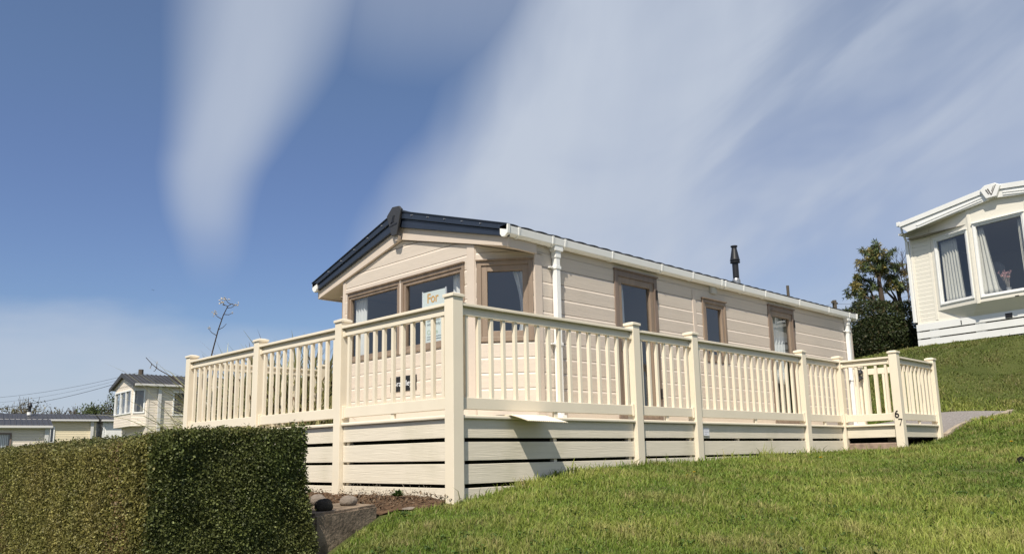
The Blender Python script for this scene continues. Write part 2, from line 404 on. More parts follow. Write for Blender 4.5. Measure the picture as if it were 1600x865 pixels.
# floor, ceiling, partitions (what is seen through the glass)
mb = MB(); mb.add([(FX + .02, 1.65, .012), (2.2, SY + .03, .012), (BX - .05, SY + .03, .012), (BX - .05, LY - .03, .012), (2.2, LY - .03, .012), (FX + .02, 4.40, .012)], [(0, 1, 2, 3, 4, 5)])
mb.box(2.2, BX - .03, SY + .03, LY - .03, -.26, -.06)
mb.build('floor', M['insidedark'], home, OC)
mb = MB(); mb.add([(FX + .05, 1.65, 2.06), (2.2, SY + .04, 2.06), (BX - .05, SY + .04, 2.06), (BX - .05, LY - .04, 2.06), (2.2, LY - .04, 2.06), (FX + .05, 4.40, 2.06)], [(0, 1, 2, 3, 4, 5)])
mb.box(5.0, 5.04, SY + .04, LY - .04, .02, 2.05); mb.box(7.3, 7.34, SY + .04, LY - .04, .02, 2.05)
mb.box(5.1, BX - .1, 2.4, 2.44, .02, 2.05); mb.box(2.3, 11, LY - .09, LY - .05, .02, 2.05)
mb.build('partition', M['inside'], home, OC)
# roof
def roof_sheet(x0, x1, y0, z0, y1, z1, amp=.012, per=.2):
    mb = MB(); n = int((x1 - x0) / (per / 4)); K = 12; vs = []; fs = []
    for j in range(K + 1):
        t = j / K
        for i in range(n + 1):
            x = x0 + (x1 - x0) * i / n
            w = amp * (1 if i % 4 == 1 else .75 if i % 4 in (0, 2) else 0)
            st = .010 * (1 - (t * K) % 1) if j < K else 0
            vs.append((x, y0 + (y1 - y0) * t, z0 + (z1 - z0) * t + w + st))
    for j in range(K):
        for i in range(n): a = j * (n + 1) + i; fs.append((a, a + 1, a + n + 2, a + n + 1))
    mb.add(vs, fs); return mb
for y0, y1 in ((.945, RY), (5.115, RY)):
    o = roof_sheet(1.66, 11.12, y0, 2.224, y1, 2.845, .013, .24).build('roof', M['roof'], home, OC)
    sdf = o.modifiers.new('thick', 'SOLIDIFY'); sdf.thickness = .02; sdf.offset = -1
mb = MB(); mb.tube([(1.66, RY, 2.86), (11.12, RY, 2.86)], .045, 8); mb.build('ridge_cap', M['roof'], home, OC)
fy = lambda p, t: (t, p[0], p[1])
mb = MB()
up = [(.93, 2.238), (3.03, 2.878), (5.13, 2.238), (5.125, 2.160), (3.03, 2.775), (.935, 2.160)]
mb.prism([up[0], up[1], up[4], up[5]], fy, 1.60, 1.68); mb.prism([up[1], up[2], up[3], up[4]], fy, 1.60, 1.68)
mb.prism([(.945, 2.157), (3.03, 2.772), (3.03, 2.652), (.96, 2.092)], fy, 1.622, 1.67); mb.prism([(3.03, 2.772), (5.115, 2.157), (5.10, 2.092), (3.03, 2.652)], fy, 1.622, 1.67)
mb.prism([(.93, 2.238), (3.03, 2.878), (3.03, 2.866), (.93, 2.226)], fy, 1.585, 1.60); mb.prism([(3.03, 2.878), (5.13, 2.238), (5.13, 2.226), (3.03, 2.866)], fy, 1.585, 1.60)
bg = mb.build('barge_board', M['navy'], home, OC, bevel=.004)
mb = MB()
for k in range(1, 6):
    for sgn in (-1, 1):
        y = RY + sgn * 2.05 * k / 6.2; z = 2.835 - .305 * abs(y - RY); mb.tube([(1.603, y, z), (1.59, y, z)], .009, 8)
each(mb, 'rivet', M['steel'], bg, OC)
mb = MB()
mb.prism([(.985, 2.10), (3.03, 2.652), (3.03, 2.487), (.99, 1.99)], fy, 1.668, 1.700); mb.prism([(3.03, 2.652), (5.075, 2.10), (5.07, 1.99), (3.03, 2.487)], fy, 1.668, 1.700)
mb.box(1.686, 2.16, 1.005, 1.045, 1.985, 2.17); mb.box(1.686, 2.16, 5.015, 5.055, 1.985, 2.17)
mb.build('fascia', M['trim'], home, OC, bevel=.003)
mb = MB()
for sg, yy in ((1, 1.03), (-1, 5.03)):
    mb.add([(1.686, yy, 2.00), (2.3, yy, 2.00), (2.3, RY, 2.487), (1.686, RY, 2.487)], [(0, 1, 2, 3)])
mb.build('soffit', M['trim'], home, OC)
# ridge finial with its raised mark
mb = MB(); hexp = [(3.20, 2.822), (3.075, 2.925), (2.935, 2.912), (2.88, 2.862), (2.975, 2.525), (3.085, 2.525)]
mb.prism(hexp, fy, 1.562, 1.60); fin = mb.build('ridge_finial', mat('dark_grey_plastic', (.035, .035, .038), .45, .5), home, OC, bevel=.008)
mb = MB()
mb.prism([(3.10, 2.70), (3.075, 2.70), (3.04, 2.80), (3.055, 2.80)], fy, 1.558, 1.564); mb.prism([(3.065, 2.72), (3.045, 2.72), (3.015, 2.80), (3.028, 2.80)], fy, 1.558, 1.564)
mb.prism([(3.11, 2.70), (3.11, 2.712), (3.03, 2.722), (3.03, 2.710)], fy, 1.558, 1.5645)
mb.prism([(3.125, 2.672), (3.125, 2.655), (2.965, 2.672), (2.965, 2.69)], fy, 1.558, 1.564); each(mb, 'emblem', M['black'], fin, OC)
mb = MB(); mb.prism([(3.07, 2.525), (2.99, 2.525), (3.005, 2.465), (3.055, 2.465)], fy, 1.60, 1.65); mb.build('finial_tip', M['trim'], home, OC)
# gutters and downpipes
def gutter(x0, x1, side, brk):
    yy = (lambda d: SY - d) if side < 0 else (lambda d: 5.0 + d)
    prof = [(.005, 2.212), (.005, 2.135), (.03, 2.108), (.075, 2.102), (.112, 2.130), (.122, 2.214), (.108, 2.214), (.10, 2.200), (.02, 2.200)]
    mb = MB(); mb.prism(prof, lambda p, t: (t, yy(p[0]), p[1]), x0, x1)
    g = mb.build('gutter', M['white'], home, OC, bevel=.003)
    b = MB()
    bp_ = [(.0, 2.218), (.0, 2.130), (.026, 2.098), (.08, 2.093), (.118, 2.127), (.130, 2.221), (.11, 2.221)]
    for x, w in brk: b.prism(bp_, lambda p, t: (t, yy(p[0]), p[1]), x - w / 2, x + w / 2)
    each(b, 'gutter_bracket', M['white'], g, OC, bevel=.002)
    c = MB(); c.prism([(.0, 2.225), (.0, 2.13), (.03, 2.095), (.08, 2.09), (.124, 2.125), (.134, 2.228)], lambda p, t: (t, yy(p[0]), p[1]), x0 - .03, x0 + .012)
    c.prism([(.0, 2.225), (.0, 2.13), (.03, 2.095), (.08, 2.09), (.124, 2.125), (.134, 2.228)], lambda p, t: (t, yy(p[0]), p[1]), x1 - .012, x1 + .02); each(c, 'gutter_end', M['white'], g, OC, bevel=.004)
gutter(1.63, 11.12, -1, [(1.80, .03), (2.38, .03), (2.60, .03), (3.52, .03), (4.62, .03), (5.40, .03), (6.19, .03), (6.30, .03), (6.84, .03), (7.54, .03), (8.74, .03), (9.9, .03), (10.8, .03)])
gutter(1.63, 11.12, 1, [(1.8, .03), (4, .03), (8, .03)])
for x in (2.49, 10.78):
    mb = MB(); mb.box(x - .035, x + .035, .965, 1.035, .06, 2.11); mb.box(x - .075, x + .075, .945, 1.04, 2.06, 2.125); mb.box(x - .045, x + .045, .958, 1.04, 1.98, 2.06)
    mb.box(x - .04, x + .04, .93, 1.035, .03, .09)
    dp = mb.build('downpipe', M['white'], home, OC, bevel=.004)
    mb = MB()
    for z in (1.86, .93): mb.box(x - .045, x + .045, .957, 1.046, z - .018, z + .018); mb.box(x - .11, x - .045, 1.0, 1.048, z - .008, z + .008)
    each(mb, 'pipe_clip', M['white'], dp, OC, bevel=.002)
# windows and doors
window(home, OC, WF_, *winF[0], M['wood'], M['wood'], M['glass'], fw=.03, sw=.035, wt=.05, wb=.04, label='left pane of the front bay')
window(home, OC, WF_, *winF[1], M['wood'], M['wood'], M['glass'], fw=.04, sw=.045, wt=.05, wb=.04, label='front window holding the sale notice')
window(home, OC, WA_, *winA[0], M['wood'], M['wood'], M['glass'], fw=.055, sw=.07, label='window in the angled corner wall')
window(home, OC, WA2, *winA[0], M['wood'], M['wood'], M['glass'], fw=.055, sw=.07)
window(home, OC, WS_, *winS[1], M['wood'], M['wood'], M['glass2'], fw=.055, sw=.06, label='small side window between the two glazed doors')
for i, q in enumerate((winS[0], winS[2])):
    d = window(home, OC, WS_, *q, M['wooddark'], M['wood'], M['glass2'], fw=.07, sw=.085, name='door', wt=.08, wb=.05, label=('first glazed side door with tall brown frame', 'second glazed side door with net curtain')[i])
    mb = MB(); mb.obox(WS_, q[1] - .05, q[1] - .03, .03, .05, 1.72, 1.86); mb.obox(WS_, q[1] - .05, q[1] - .03, .03, .05, .35, .49); each(mb, 'hinge', M['black'], d, OC)
    mb = MB(); mb.obox(WS_, q[0] + .10, q[0] + .13, .014, .06, .95, 1.08); mb.build('handle', M['steel'], d, OC)
mb = MB(); mb.obox(WS_, 5.985, 6.15, .0, .035, 2.0, 2.14); mb.obox(WS_, 6.0, 6.135, .035, .042, 2.015, 2.125); mb.build('vent_cover', mat('pale_grey_vent', (.50, .48, .44), .6), home, OC, bevel=.004)
# name plaque
WT = Wf((FX, 0, 0), (0, -1, 0), (-1, 0, 0))
mb = MB(); mb.obox(WF_, 2.72, 3.27, .0, .012, .478, .672); pq = mb.build('name_plaque', M['plaque'], home, OC, bevel=.002)
text_on('lettering', 'Bramley', .105, WT, -3.20, .545, .014, M['paintwhite'], pq, OC, depth=.002, sx=1.15)
mb = MB()
for k in range(3):
    c = (3.235 - .02 * (k % 2), .53 + .033 * (k - 1)); pts = [(FX - .0145, c[0] + .02 * math.cos(a), c[1] + .02 * math.sin(a) * .8) for a in np.linspace(0, 6.0, 14)]
    mb.tube(pts, .0022, 4)
mb.build('leaf_mark', M['paintwhite'], pq, OC)
# flue
fl = MB(); fl.lathe((8.86, 2.2, 2.58), [(.075, 0), (.075, .22), (.06, .25)]); flo = fl.build('flue', M['steel'], home, OC, smooth=False)
fl = MB(); fl.lathe((8.86, 2.2, 2.80), [(.058, 0), (.058, .33), (.092, .335), (.092, .355), (.07, .36), (.07, .372), (.092, .377), (.092, .395), (.088, .40), (.05, .60), (.048, .64), (.064, .645), (.064, .665), (.03, .668)])
fl.build('cowl', M['black'], flo, OC, smooth=False)

# things behind the glass
CG = 'sheer curtains in the beige mobile home'
curtain('curtain', WF_, 4.25, 4.0, -.11, .99, 1.91, 4, 'white sheer curtain at the far left edge of the front bay window', CG, (FX, 4.1, 1), taper=-.02)
curtain('curtain', WF_, 1.84, 2.13, -.11, .99, 1.91, 3, 'narrow white curtain at the right edge of the window with the sale notice', CG, (FX, 1.9, 1), taper=-.05)
curtain('curtain', WA_, .62, .42, -.11, 1.0, 1.88, 3, 'white tied curtain in the angled corner window beside the white downpipe', CG, (1.95, 1.3, 1), taper=.02, flare=.10)
curtain('curtain', WS_, 3.84, 4.02, -.13, .1, 1.95, 3, 'narrow pale curtain at the left side of the first glazed side door', CG, (3.9, 1.1, .1))
curtain('curtain', WS_, 7.9, 8.52, -.13, .75, 1.95, 6, 'pale net curtain behind the glass of the second side door', CG, (8.2, 1.1, .75))
sg = MB(); sg.obox(WF_, 2.225, 2.69, -.075, -.068, 1.06, 1.72); SGO = (FX, 2.44, 1.06)
sgn = sg.build('sale_sign', M['sign'], None, SGO); tag(sgn, 'pale green notice with orange word For standing inside the front window', 'sign')
text_on('lettering', 'For', .17, WT, -2.60, 1.575, -.066, M['orange'], sgn, SGO, depth=.001, bold=.004, sx=.95)
text_on('small_print', 'Get in touch\nwith us today', .052, WT, -2.60, 1.33, -.066, M['greyink'], sgn, SGO, depth=.001, sx=.95)
text_on('green_lettering', 'Call in', .085, WT, -2.60, 1.165, -.066, M['greenink'], sgn, SGO, depth=.001)
mb = MB()
for k in range(2): mb.obox(WF_, 2.28, 2.60, -.067, -.0655, 1.10 + k * .03, 1.108 + k * .03)
each(mb, 'fine_print', M['greyink'], sgn, SGO)
mb = MB()
for s in (2.225, 2.69): mb.obox(WF_, s - .006, s + .006, -.08, -.062, 1.06, 1.735)
each(mb, 'sign_post', M['plate'], sgn, SGO)

# ================================================================== DECK
OD = (0, 0, -.76)
deck = thing('veranda_deck', 'cream plastic veranda deck with balustrade and slatted skirting around the beige mobile home', 'decking', OD)
dk = M['deck']
PW = .12
def post(x, y, zb=-.85, zt_=1.045, cap=True):
    mb = MB(); mb.box(x, x + PW, y, y + PW, zb, zt_)
    o = mb.build('post', dk, deck, OD, bevel=.004)
    c = MB(); c.box(x - .012, x + PW + .012, y - .012, y + PW + .012, zt_, zt_ + .028)
    e = .012; a = x - .006; b = x + PW + .006; p = y - .006; q = y + PW + .006; h = zt_ + .028
    c.add([(a, p, h), (b, p, h), (b, q, h), (a, q, h), (a + .03, p + .03, h + .012), (b - .03, p + .03, h + .012), (b - .03, q - .03, h + .012), (a + .03, q - .03, h + .012)],
          [(0, 1, 5, 4), (1, 2, 6, 5), (2, 3, 7, 6), (3, 0, 4, 7), (4, 5, 6, 7)])
    c.build('post_cap', dk, o, OD, bevel=.003); return o
XS = [-.015, 2.61, 3.79, 6.66, 7.93]; YS = [1.78, 3.58, 5.55]
for x in XS: post(x, -.015, zb=-.95 if x < 1 else -.65)
for y in YS: post(-.015, y, zb=-.9)
p67 = post(7.93, -.875, zb=-.55); post(9.5, -.875, zb=-.45); post(9.5, .32, zb=-.1, zt_=1.02); post(2.05, 5.55, zb=-.5)
nb = [0]
def bay(W, s0, s1, nbal, skirt=4, bal_stuff=False, mid=True, lbl=None, rails=True):
    """one bay between two posts: W outward normal; s0..s1 clear span; offsets measured inwards from the outer face"""
    if rails:
        mb = MB(); mb.obox(W, s0, s1, -.09, .008, .972, 1.0); mb.obox(W, s0, s1, -.066, -.036, .93, .972); mb.obox(W, s0, s1, -.072, -.018, .893, .93)
        hr = mb.build('handrail', dk, deck, OD, bevel=.004)
        mb = MB(); mb.obox(W, s0, s1, -.068, -.022, .05, .155); br = mb.build('bottom_rail', dk, deck, OD, bevel=.004)
        mb = MB()
        for a, b in ((s0, s0 + .028), (s1 - .028, s1)): mb.obox(W, a, b, -.078, -.008, .885, .945); mb.obox(W, a, b, -.076, -.010, .04, .17)
        if mid: q = (s0 + s1) / 2; mb.obox(W, q - .03, q + .02, -.06, -.03, 0, .05)
        each(mb, 'bracket', dk, deck, OD, bevel=.003)
        st = (s1 - s0) / nbal; allb = MB()
        for i in range(nbal):
            s = s0 + (i + .5) * st; b = allb if bal_stuff else MB()
            b.obox(W, s - .018, s + .018, -.063, -.027, .155, .895)
            if not bal_stuff: b.build('baluster', dk, deck, OD, bevel=.002); nb[0] += 1
        if bal_stuff: tag(allb.build('baluster', dk, deck, OD, bevel=.002), kind='stuff')
    mb = MB(); mb.obox(W, s0, s1, -.2, .0, -.034, 0.0); mb.build('edge_trim', dk, deck, OD, bevel=.010)
    zs = [(-.198, -.036), (-.398, -.234), (-.599, -.426), (-.86, -.632)]
    for a, b in zs[:skirt]:
        mb = MB(); wob = random.uniform(-.005, .004); mb.obox(W, s0 + .004, s1 - .004, -.06, -.032 + wob, a + random.uniform(-.003, .003), b + random.uniform(-.003, .003))
        mb.build('skirting_board', M['skirt'], deck, OD, bevel=.003)
    if skirt > 1:
        mb = MB()
        bk = MB(); bk.obox(W, s0 - .05, s1 + .05, -.135, -.115, -.85, -.04); bk.build('gap_shade_sheet', M['core'], deck, OD)  # black sheet added to darken the board gaps and stop light leaking in
        n_ = max(1, int((s1 - s0) / .9))
        for k in range(n_ + 1):
            q = s0 + .05 + (s1 - s0 - .1) * k / n_; mb.obox(W, q - .022, q + .022, -.11, -.062, -.85, -.04)
        each(mb, 'skirting_batten', M['skirt'], deck, OD)
WSd = Wf((0, 0, 0), (1, 0, 0), (0, -1, 0)); WFd = Wf((0, 0, 0), (0, 1, 0), (-1, 0, 0))
for i, n_ in enumerate((16, 7, 17, 7)): bay(WSd, XS[i] + PW, XS[i + 1], n_, skirt=4 if i < 2 else 3)
ys = [-.015] + YS
for i, n_ in enumerate((11, 11, 12)): bay(WFd, ys[i] + PW, ys[i + 1], n_, skirt=4)
Wplat = Wf((7.945, 0, 0), (0, -1, 0), (-1, 0, 0)); bay(Wplat, .015, .755, 5, skirt=1, mid=False)
Wps = Wf((0, -.86, 0), (1, 0, 0), (0, -1, 0)); bay(Wps, 8.05, 9.5, 9, skirt=1)
Wend = Wf((0, 5.655, 0), (1, 0, 0), (0, 1, 0)); bay(Wend, .105, 2.05, 11, skirt=4, bal_stuff=True)
mb = MB(); mb.box(.05, 1.70, .05, 5.55, -.032, -.004); mb.box(1.70, 9.55, .05, 1.045, -.032, -.004); mb.box(7.99, 9.55, -.80, .05, -.032, -.004)
mb.box(1.66, 1.70, 1.05, 5.0, -.22, -.034)
mb.build('floor_panel', M['skirt'], deck, OD)
mb = MB()
for x in np.arange(.4, 9.4, .45): mb.box(x, x + .045, .2, 1.0 if x > 1.7 else 5.4, -.18, -.034)
each(mb, 'joist', M['skirt'], deck, OD)
mb = MB(); mb.box(8.72, 8.84, -.45, -.33, -.6, -.034); mb.build('support_leg', M['trim'], deck, OD)
# house numbers on the post
WD = Wf((7.93, 0, 0), (0, -1, 0), (-1, 0, 0))
def stroke_digit(paths):
    mb = MB()
    for pts in paths: mb.tube([WD[0] + WD[1] * p[0] + WD[2] * .004 + Z * p[1] for p in pts], .0085, 6)
    mb.build('house_number', M['digit'], p67, OD)
stroke_digit([[(.800 + .024 * math.cos(t), .118 + .026 * math.sin(t)) for t in np.linspace(0, 6.283, 17)] + [(.824, .118)], [(.776, .118), (.780, .150), (.795, .175), (.814, .188)]])
stroke_digit([[(.815, .066), (.866, .066), (.832, -.026)]])
# notice plate on the skirting
mb = MB(); mb.obox(WSd, 3.97, 4.105, -.032, -.024, -.170, -.078); npl = mb.build('notice_plate', M['plate'], deck, OD, bevel=.001)
mb = MB()
for k, w in enumerate((.07, .09, .05)): mb.obox(WSd, 4.0, 4.0 + w, -.024, -.0235, -.11 - .02 * k, -.104 - .02 * k)
each(mb, 'print', mat('pale_ink', (.42, .42, .48), .6), npl, OD)
# gate on the far side of the landing
WG = Wf((9.54, 0, 0), (0, 1, 0), (-1, 0, 0))
mb = MB(); ring(mb, WG, -.74, .29, .12, .99, .10, 0, .04); gate = mb.build('gate', dk, deck, OD, bevel=.003)
mb = MB()
for y in (-.62, -.48, -.34, -.2, -.06, .08): mb.obox(WG, y - .018, y + .018, .005, .035, .22, .89)
each(mb, 'gate_bar', dk, gate, OD, bevel=.002)
mb = MB(); mb.lathe((9.46, .31, .80), [(.02, 0), (.055, .02), (.05, .05), (.03, .07)], 10); mb.lathe((9.46, .30, .90), [(.03, 0), (.05, .02), (.04, .06), (.015, .08)], 10); mb.box(9.45, 9.5, .335, .39, .78, .99)
mb.build('gate_latch', M['black'], gate, OD)
mb = MB(); mb.obox(WG, -.74, .29, -.2, .02, -.034, 0); mb.build('edge_trim', dk, deck, OD, bevel=.008)

# loose board at the deck edge
def loose():
    mb = MB(); vs = []; fs = []; n = 40
    rows = [(.12, .012), (-.02, .010), (-.10, -.012), (-.225, -.050)]
    for j, (y, z) in enumerate(rows):
        for i in range(n + 1):
            s = i / n; x = .62 + (.47) * s + (.0, .06, .07, .08)[j]
            yy = y - .06 * s * (j == 3) + (0.005 * (i % 2) if j == 3 else 0)
            vs.append((x, yy, z + .004 * (i % 2) * (j > 0) - .012 * s * (j == 3)))
    for j in range(len(rows) - 1):
        for i in range(n): a = j * (n + 1) + i; fs.append((a, a + 1, a + n + 2, a + n + 1))
    mb.add(vs, fs); o = mb.build('loose_board', M['deck'], None, (.85, -.05, .0)); m_ = o.modifiers.new('t', 'SOLIDIFY'); m_.thickness = .007
    tag(o, 'bent ribbed cream offcut jutting out over the deck edge right of the corner post', 'loose board')
loose()
mb = MB(); mb.box(7.96, 8.32, -.745, -.03, -.62, -.278); tag(mb.build('concrete_step', M['step'], None, (8.1, -.4, -.6), bevel=.012), 'pinkish concrete step block under the landing by the numbered post', 'step')

# ================================================================== GROUND
def axis(a, b, fine0, fine1, fs, cs):
    x = [a]
    while x[-1] < b:
        s = fs if fine0 <= x[-1] < fine1 else cs
        x.append(x[-1] + s)
    return np.array(x)
gx = np.r_[-400, -150, -60, -30, axis(-15, 26, -3, 16, .14, 1.0), 34, 60, 150, 400]
gy = np.r_[-400, -150, -60, -30, axis(-15, 45, -6, 4, .14, 1.0), 60, 150, 400]
GX, GY = np.meshgrid(gx, gy)
def zfar(x, y):
    cx = np.clip(x, -12, 26); cyy = np.clip(y, -12, 45); z = zt(cx, cyy)
    d = np.hypot(x - cx, y - cyy)
    return z - .02 * np.minimum(d, 200)
P2 = np.c_[GX.ravel(), GY.ravel()]
zz = zfar(P2[:, 0], P2[:, 1])
V = np.c_[P2, zz]
V[:, 2] += np.where((abs(P2[:, 0]) < 20) & (abs(P2[:, 1]) < 20), .012 * fbm(np.c_[P2, zz * 0], 3.0, 3), 0)
nx, ny = len(gx), len(gy)
i = np.arange(nx - 1)[None, :] + np.arange(ny - 1)[:, None] * nx; i = i.ravel()
F = np.stack([i, i + 1, i + nx + 1, i + nx], 1)
gm = bpy.data.materials.new('lawn_ground'); gm.use_nodes = True
nt = gm.node_tree; b = nt.nodes['Principled BSDF']; b.inputs['Roughness'].default_value = 1; b.inputs['Specular IOR Level'].default_value = .1
tc = nt.nodes.new('ShaderNodeTexCoord')
n1 = nt.nodes.new('ShaderNodeTexNoise'); n1.inputs['Scale'].default_value = 1.3; n1.inputs['Detail'].default_value = 6
n2 = nt.nodes.new('ShaderNodeTexNoise'); n2.inputs['Scale'].default_value = 60; n2.inputs['Detail'].default_value = 5
rp = nt.nodes.new('ShaderNodeValToRGB'); rp.color_ramp.elements[0].color = (.035, .05, .012, 1); rp.color_ramp.elements[1].color = (.11, .12, .04, 1)
rp.color_ramp.elements[0].position = .35; rp.color_ramp.elements[1].position = .68
mxn = nt.nodes.new('ShaderNodeMix'); mxn.data_type = 'FLOAT'; mxn.inputs['Factor'].default_value = .55
for n in (n1, n2): nt.links.new(tc.outputs['Object'], n.inputs['Vector'])
nt.links.new(n1.outputs['Fac'], mxn.inputs['A']); nt.links.new(n2.outputs['Fac'], mxn.inputs['B'])
nt.links.new(mxn.outputs['Result'], rp.inputs['Fac']); nt.links.new(rp.outputs['Color'], b.inputs['Base Color'])
bpn = nt.nodes.new('ShaderNodeBump'); bpn.inputs['Strength'].default_value = .8; bpn.inputs['Distance'].default_value = .03
nt.links.new(n2.outputs['Fac'], bpn.inputs['Height']); nt.links.new(bpn.outputs['Normal'], b.inputs['Normal'])
tag(npmesh('ground', V, F, gm), kind='structure')

def patch(name, poly, m, lift, thick=0, res=.2):
    """sheet that follows the ground inside a polygon"""
    poly = np.array(poly); x0, y0 = poly.min(0); x1, y1 = poly.max(0)
    bm = bmesh.new(); vs = [bm.verts.new((p[0], p[1], 0)) for p in poly]; bm.faces.new(vs)
    for k in np.arange(x0 + res, x1, res): bmesh.ops.bisect_plane(bm, geom=bm.verts[:] + bm.edges[:] + bm.faces[:], plane_co=(k, 0, 0), plane_no=(1, 0, 0))
    for k in np.arange(y0 + res, y1, res): bmesh.ops.bisect_plane(bm, geom=bm.verts[:] + bm.edges[:] + bm.faces[:], plane_co=(0, k, 0), plane_no=(0, 1, 0))
    c = np.array([v.co[:2] for v in bm.verts]); z = zt(c[:, 0], c[:, 1])
    for v, q in zip(bm.verts, z): v.co.z = q + lift
    if thick:
        r = bmesh.ops.extrude_face_region(bm, geom=bm.faces[:])
        for e in r['geom']:
            if isinstance(e, bmesh.types.BMVert): e.co.z -= thick
    bmesh.ops.recalc_face_normals(bm, faces=bm.faces)
    me = bpy.data.meshes.new(name); bm.to_mesh(me); bm.free(); me.materials.append(m)
    o = bpy.data.objects.new(name, me); COL.objects.link(o); return o
PATHP = [(9.65, -.88), (11.75, -1.32), (11.7, -1.0), (11.2, .3), (10.9, 1.6), (9.6, 1.6), (9.3, -.2)]
tag(patch('path', PATHP, M['path'], .035), kind='structure')
tag(patch('kerb', [(9.60, -.95), (9.64, -.86), (11.75, -1.30), (11.78, -1.39)], M['kerb'], .055, .15), kind='structure')
SOIL = [(-.02, .10), (-.35, -.16), (-.62, -.03), (-.72, .1), (-.95, .8), (-1.1, 2.5), (-1.1, 5.5), (0.0, 5.6), (.5, 5.6), (.5, .5), (.06, .2)]
so = patch('soil_bed', SOIL, M['soil'], .014, res=.06)
for v in so.data.vertices: v.co.z += .012 * math.sin(v.co.x * 31 + 2 * math.sin(v.co.y * 23)) * math.sin(v.co.y * 37 + v.co.x * 11)
tag(so, kind='structure')
# bark chips and dead litter on the bed
n = 2600; q = np.c_[rng.uniform(-1.0, .02, n), rng.uniform(-.1, 2.6, n)]
q = q[(q[:, 0] > -.62 - .3 * (q[:, 1] > .1)) & ~((q[:, 0] < -.2) & (q[:, 1] < .02))]
n = len(q); Pp = np.c_[q, zt(q[:, 0], q[:, 1]) + .045 + rng.uniform(-.01, .02, n)]
tn = np.array([.105, .075, .048]) * rng.uniform(.35, 1.7, (n, 1)) + rng.uniform(0, .02, (n, 1))
V, F, T = leaves(Pp, np.tile([0, 0, 1.], (n, 1)), .024, tn, spread=.6, aspect=.45)
tag(npmesh('bark_litter', V, F, vmat('bark_chip', .9, .1, 0), T), kind='stuff')

# ------------------------------------------------------------------ retaining wall and stones
def rock(name, c, r, m, label, group=None, seed=0, lumps=.16):
    bm = bmesh.new(); bmesh.ops.create_icosphere(bm, subdivisions=3, radius=1)
    P = np.array([v.co[:] for v in bm.verts]); nn = fbm(P, 1.6, seed, 4)
    for v, q in zip(bm.verts, nn): v.co = Vector((v.co.x * r[0], v.co.y * r[1], v.co.z * r[2])) * (1 + lumps * q)
    me = bpy.data.meshes.new(name); bm.to_mesh(me); bm.free(); me.materials.append(m)
    me.polygons.foreach_set('use_smooth', [True] * len(me.polygons))
    o = bpy.data.objects.new(name, me); COL.objects.link(o); o.location = c
    return tag(o, label, 'stone', group)
bm = bmesh.new(); c0 = Vector((-.742, .055, 0)); du = Vector((-.95, -.31, 0)); dn = Vector((-.31, .95, 0)) * -1
pts = [c0, c0 + du * .74, c0 + du * .80 - dn * .5, c0 + du * .55 - dn * .5, c0 - dn * .42 + du * -.06]
zt0 = [-.722, -.745, -.745, -.725, -.715]
top = [bm.verts.new((p.x, p.y, z)) for p, z in zip(pts, zt0)]; bot = [bm.verts.new((p.x + (-.10 if i == 0 else 0), p.y - (.07 if i == 0 else 0), -1.7)) for i, p in enumerate(pts)]
bm.faces.new(top); bm.faces.new(bot[::-1])
for i in range(5): bm.faces.new((top[i], bot[i], bot[(i + 1) % 5], top[(i + 1) % 5]))
bmesh.ops.recalc_face_normals(bm, faces=bm.faces)
bmesh.ops.bevel(bm, geom=bm.edges[:], offset=.018, segments=2, affect='EDGES')
bmesh.ops.triangulate(bm, faces=bm.faces[:])
bmesh.ops.subdivide_edges(bm, edges=bm.edges[:], cuts=5, use_grid_fill=True)
P = np.array([v.co[:] for v in bm.verts]); nn = fbm(P, 9, 5, 4)
for v, q in zip(bm.verts, nn): v.co += Vector((-.3, -.7, .25)) * .010 * float(q)
me = bpy.data.meshes.new('retaining_wall'); bm.to_mesh(me); bm.free(); me.materials.append(M['concrete'])
rw = bpy.data.objects.new('retaining_wall', me); COL.objects.link(rw); tag(rw, 'weathered brown concrete block wall end between the clipped hedge and the lawn', 'wall')
rock('stone', (-.95, .16, -.695), (.072, .06, .05), M['stone'], 'pale rounded stone on the right of the concrete block wall', 'stones on the block wall', 1)
rock('stone', (-1.06, .45, -.69), (.075, .06, .055), M['stone'], 'tan rounded stone in the middle of the block wall by the skirting', 'stones on the block wall', 2)
rock('stone', (-1.28, -.01, -.70), (.070, .06, .06), M['stonedark'], 'dark stone on the block wall against the hedge', 'stones on the block wall', 3)
rock('stone', (-.47, -.0, -.785), (.09, .05, .03), M['stone'], 'flat pale stone half buried at the edge of the lawn and the bark bed', None, 4)

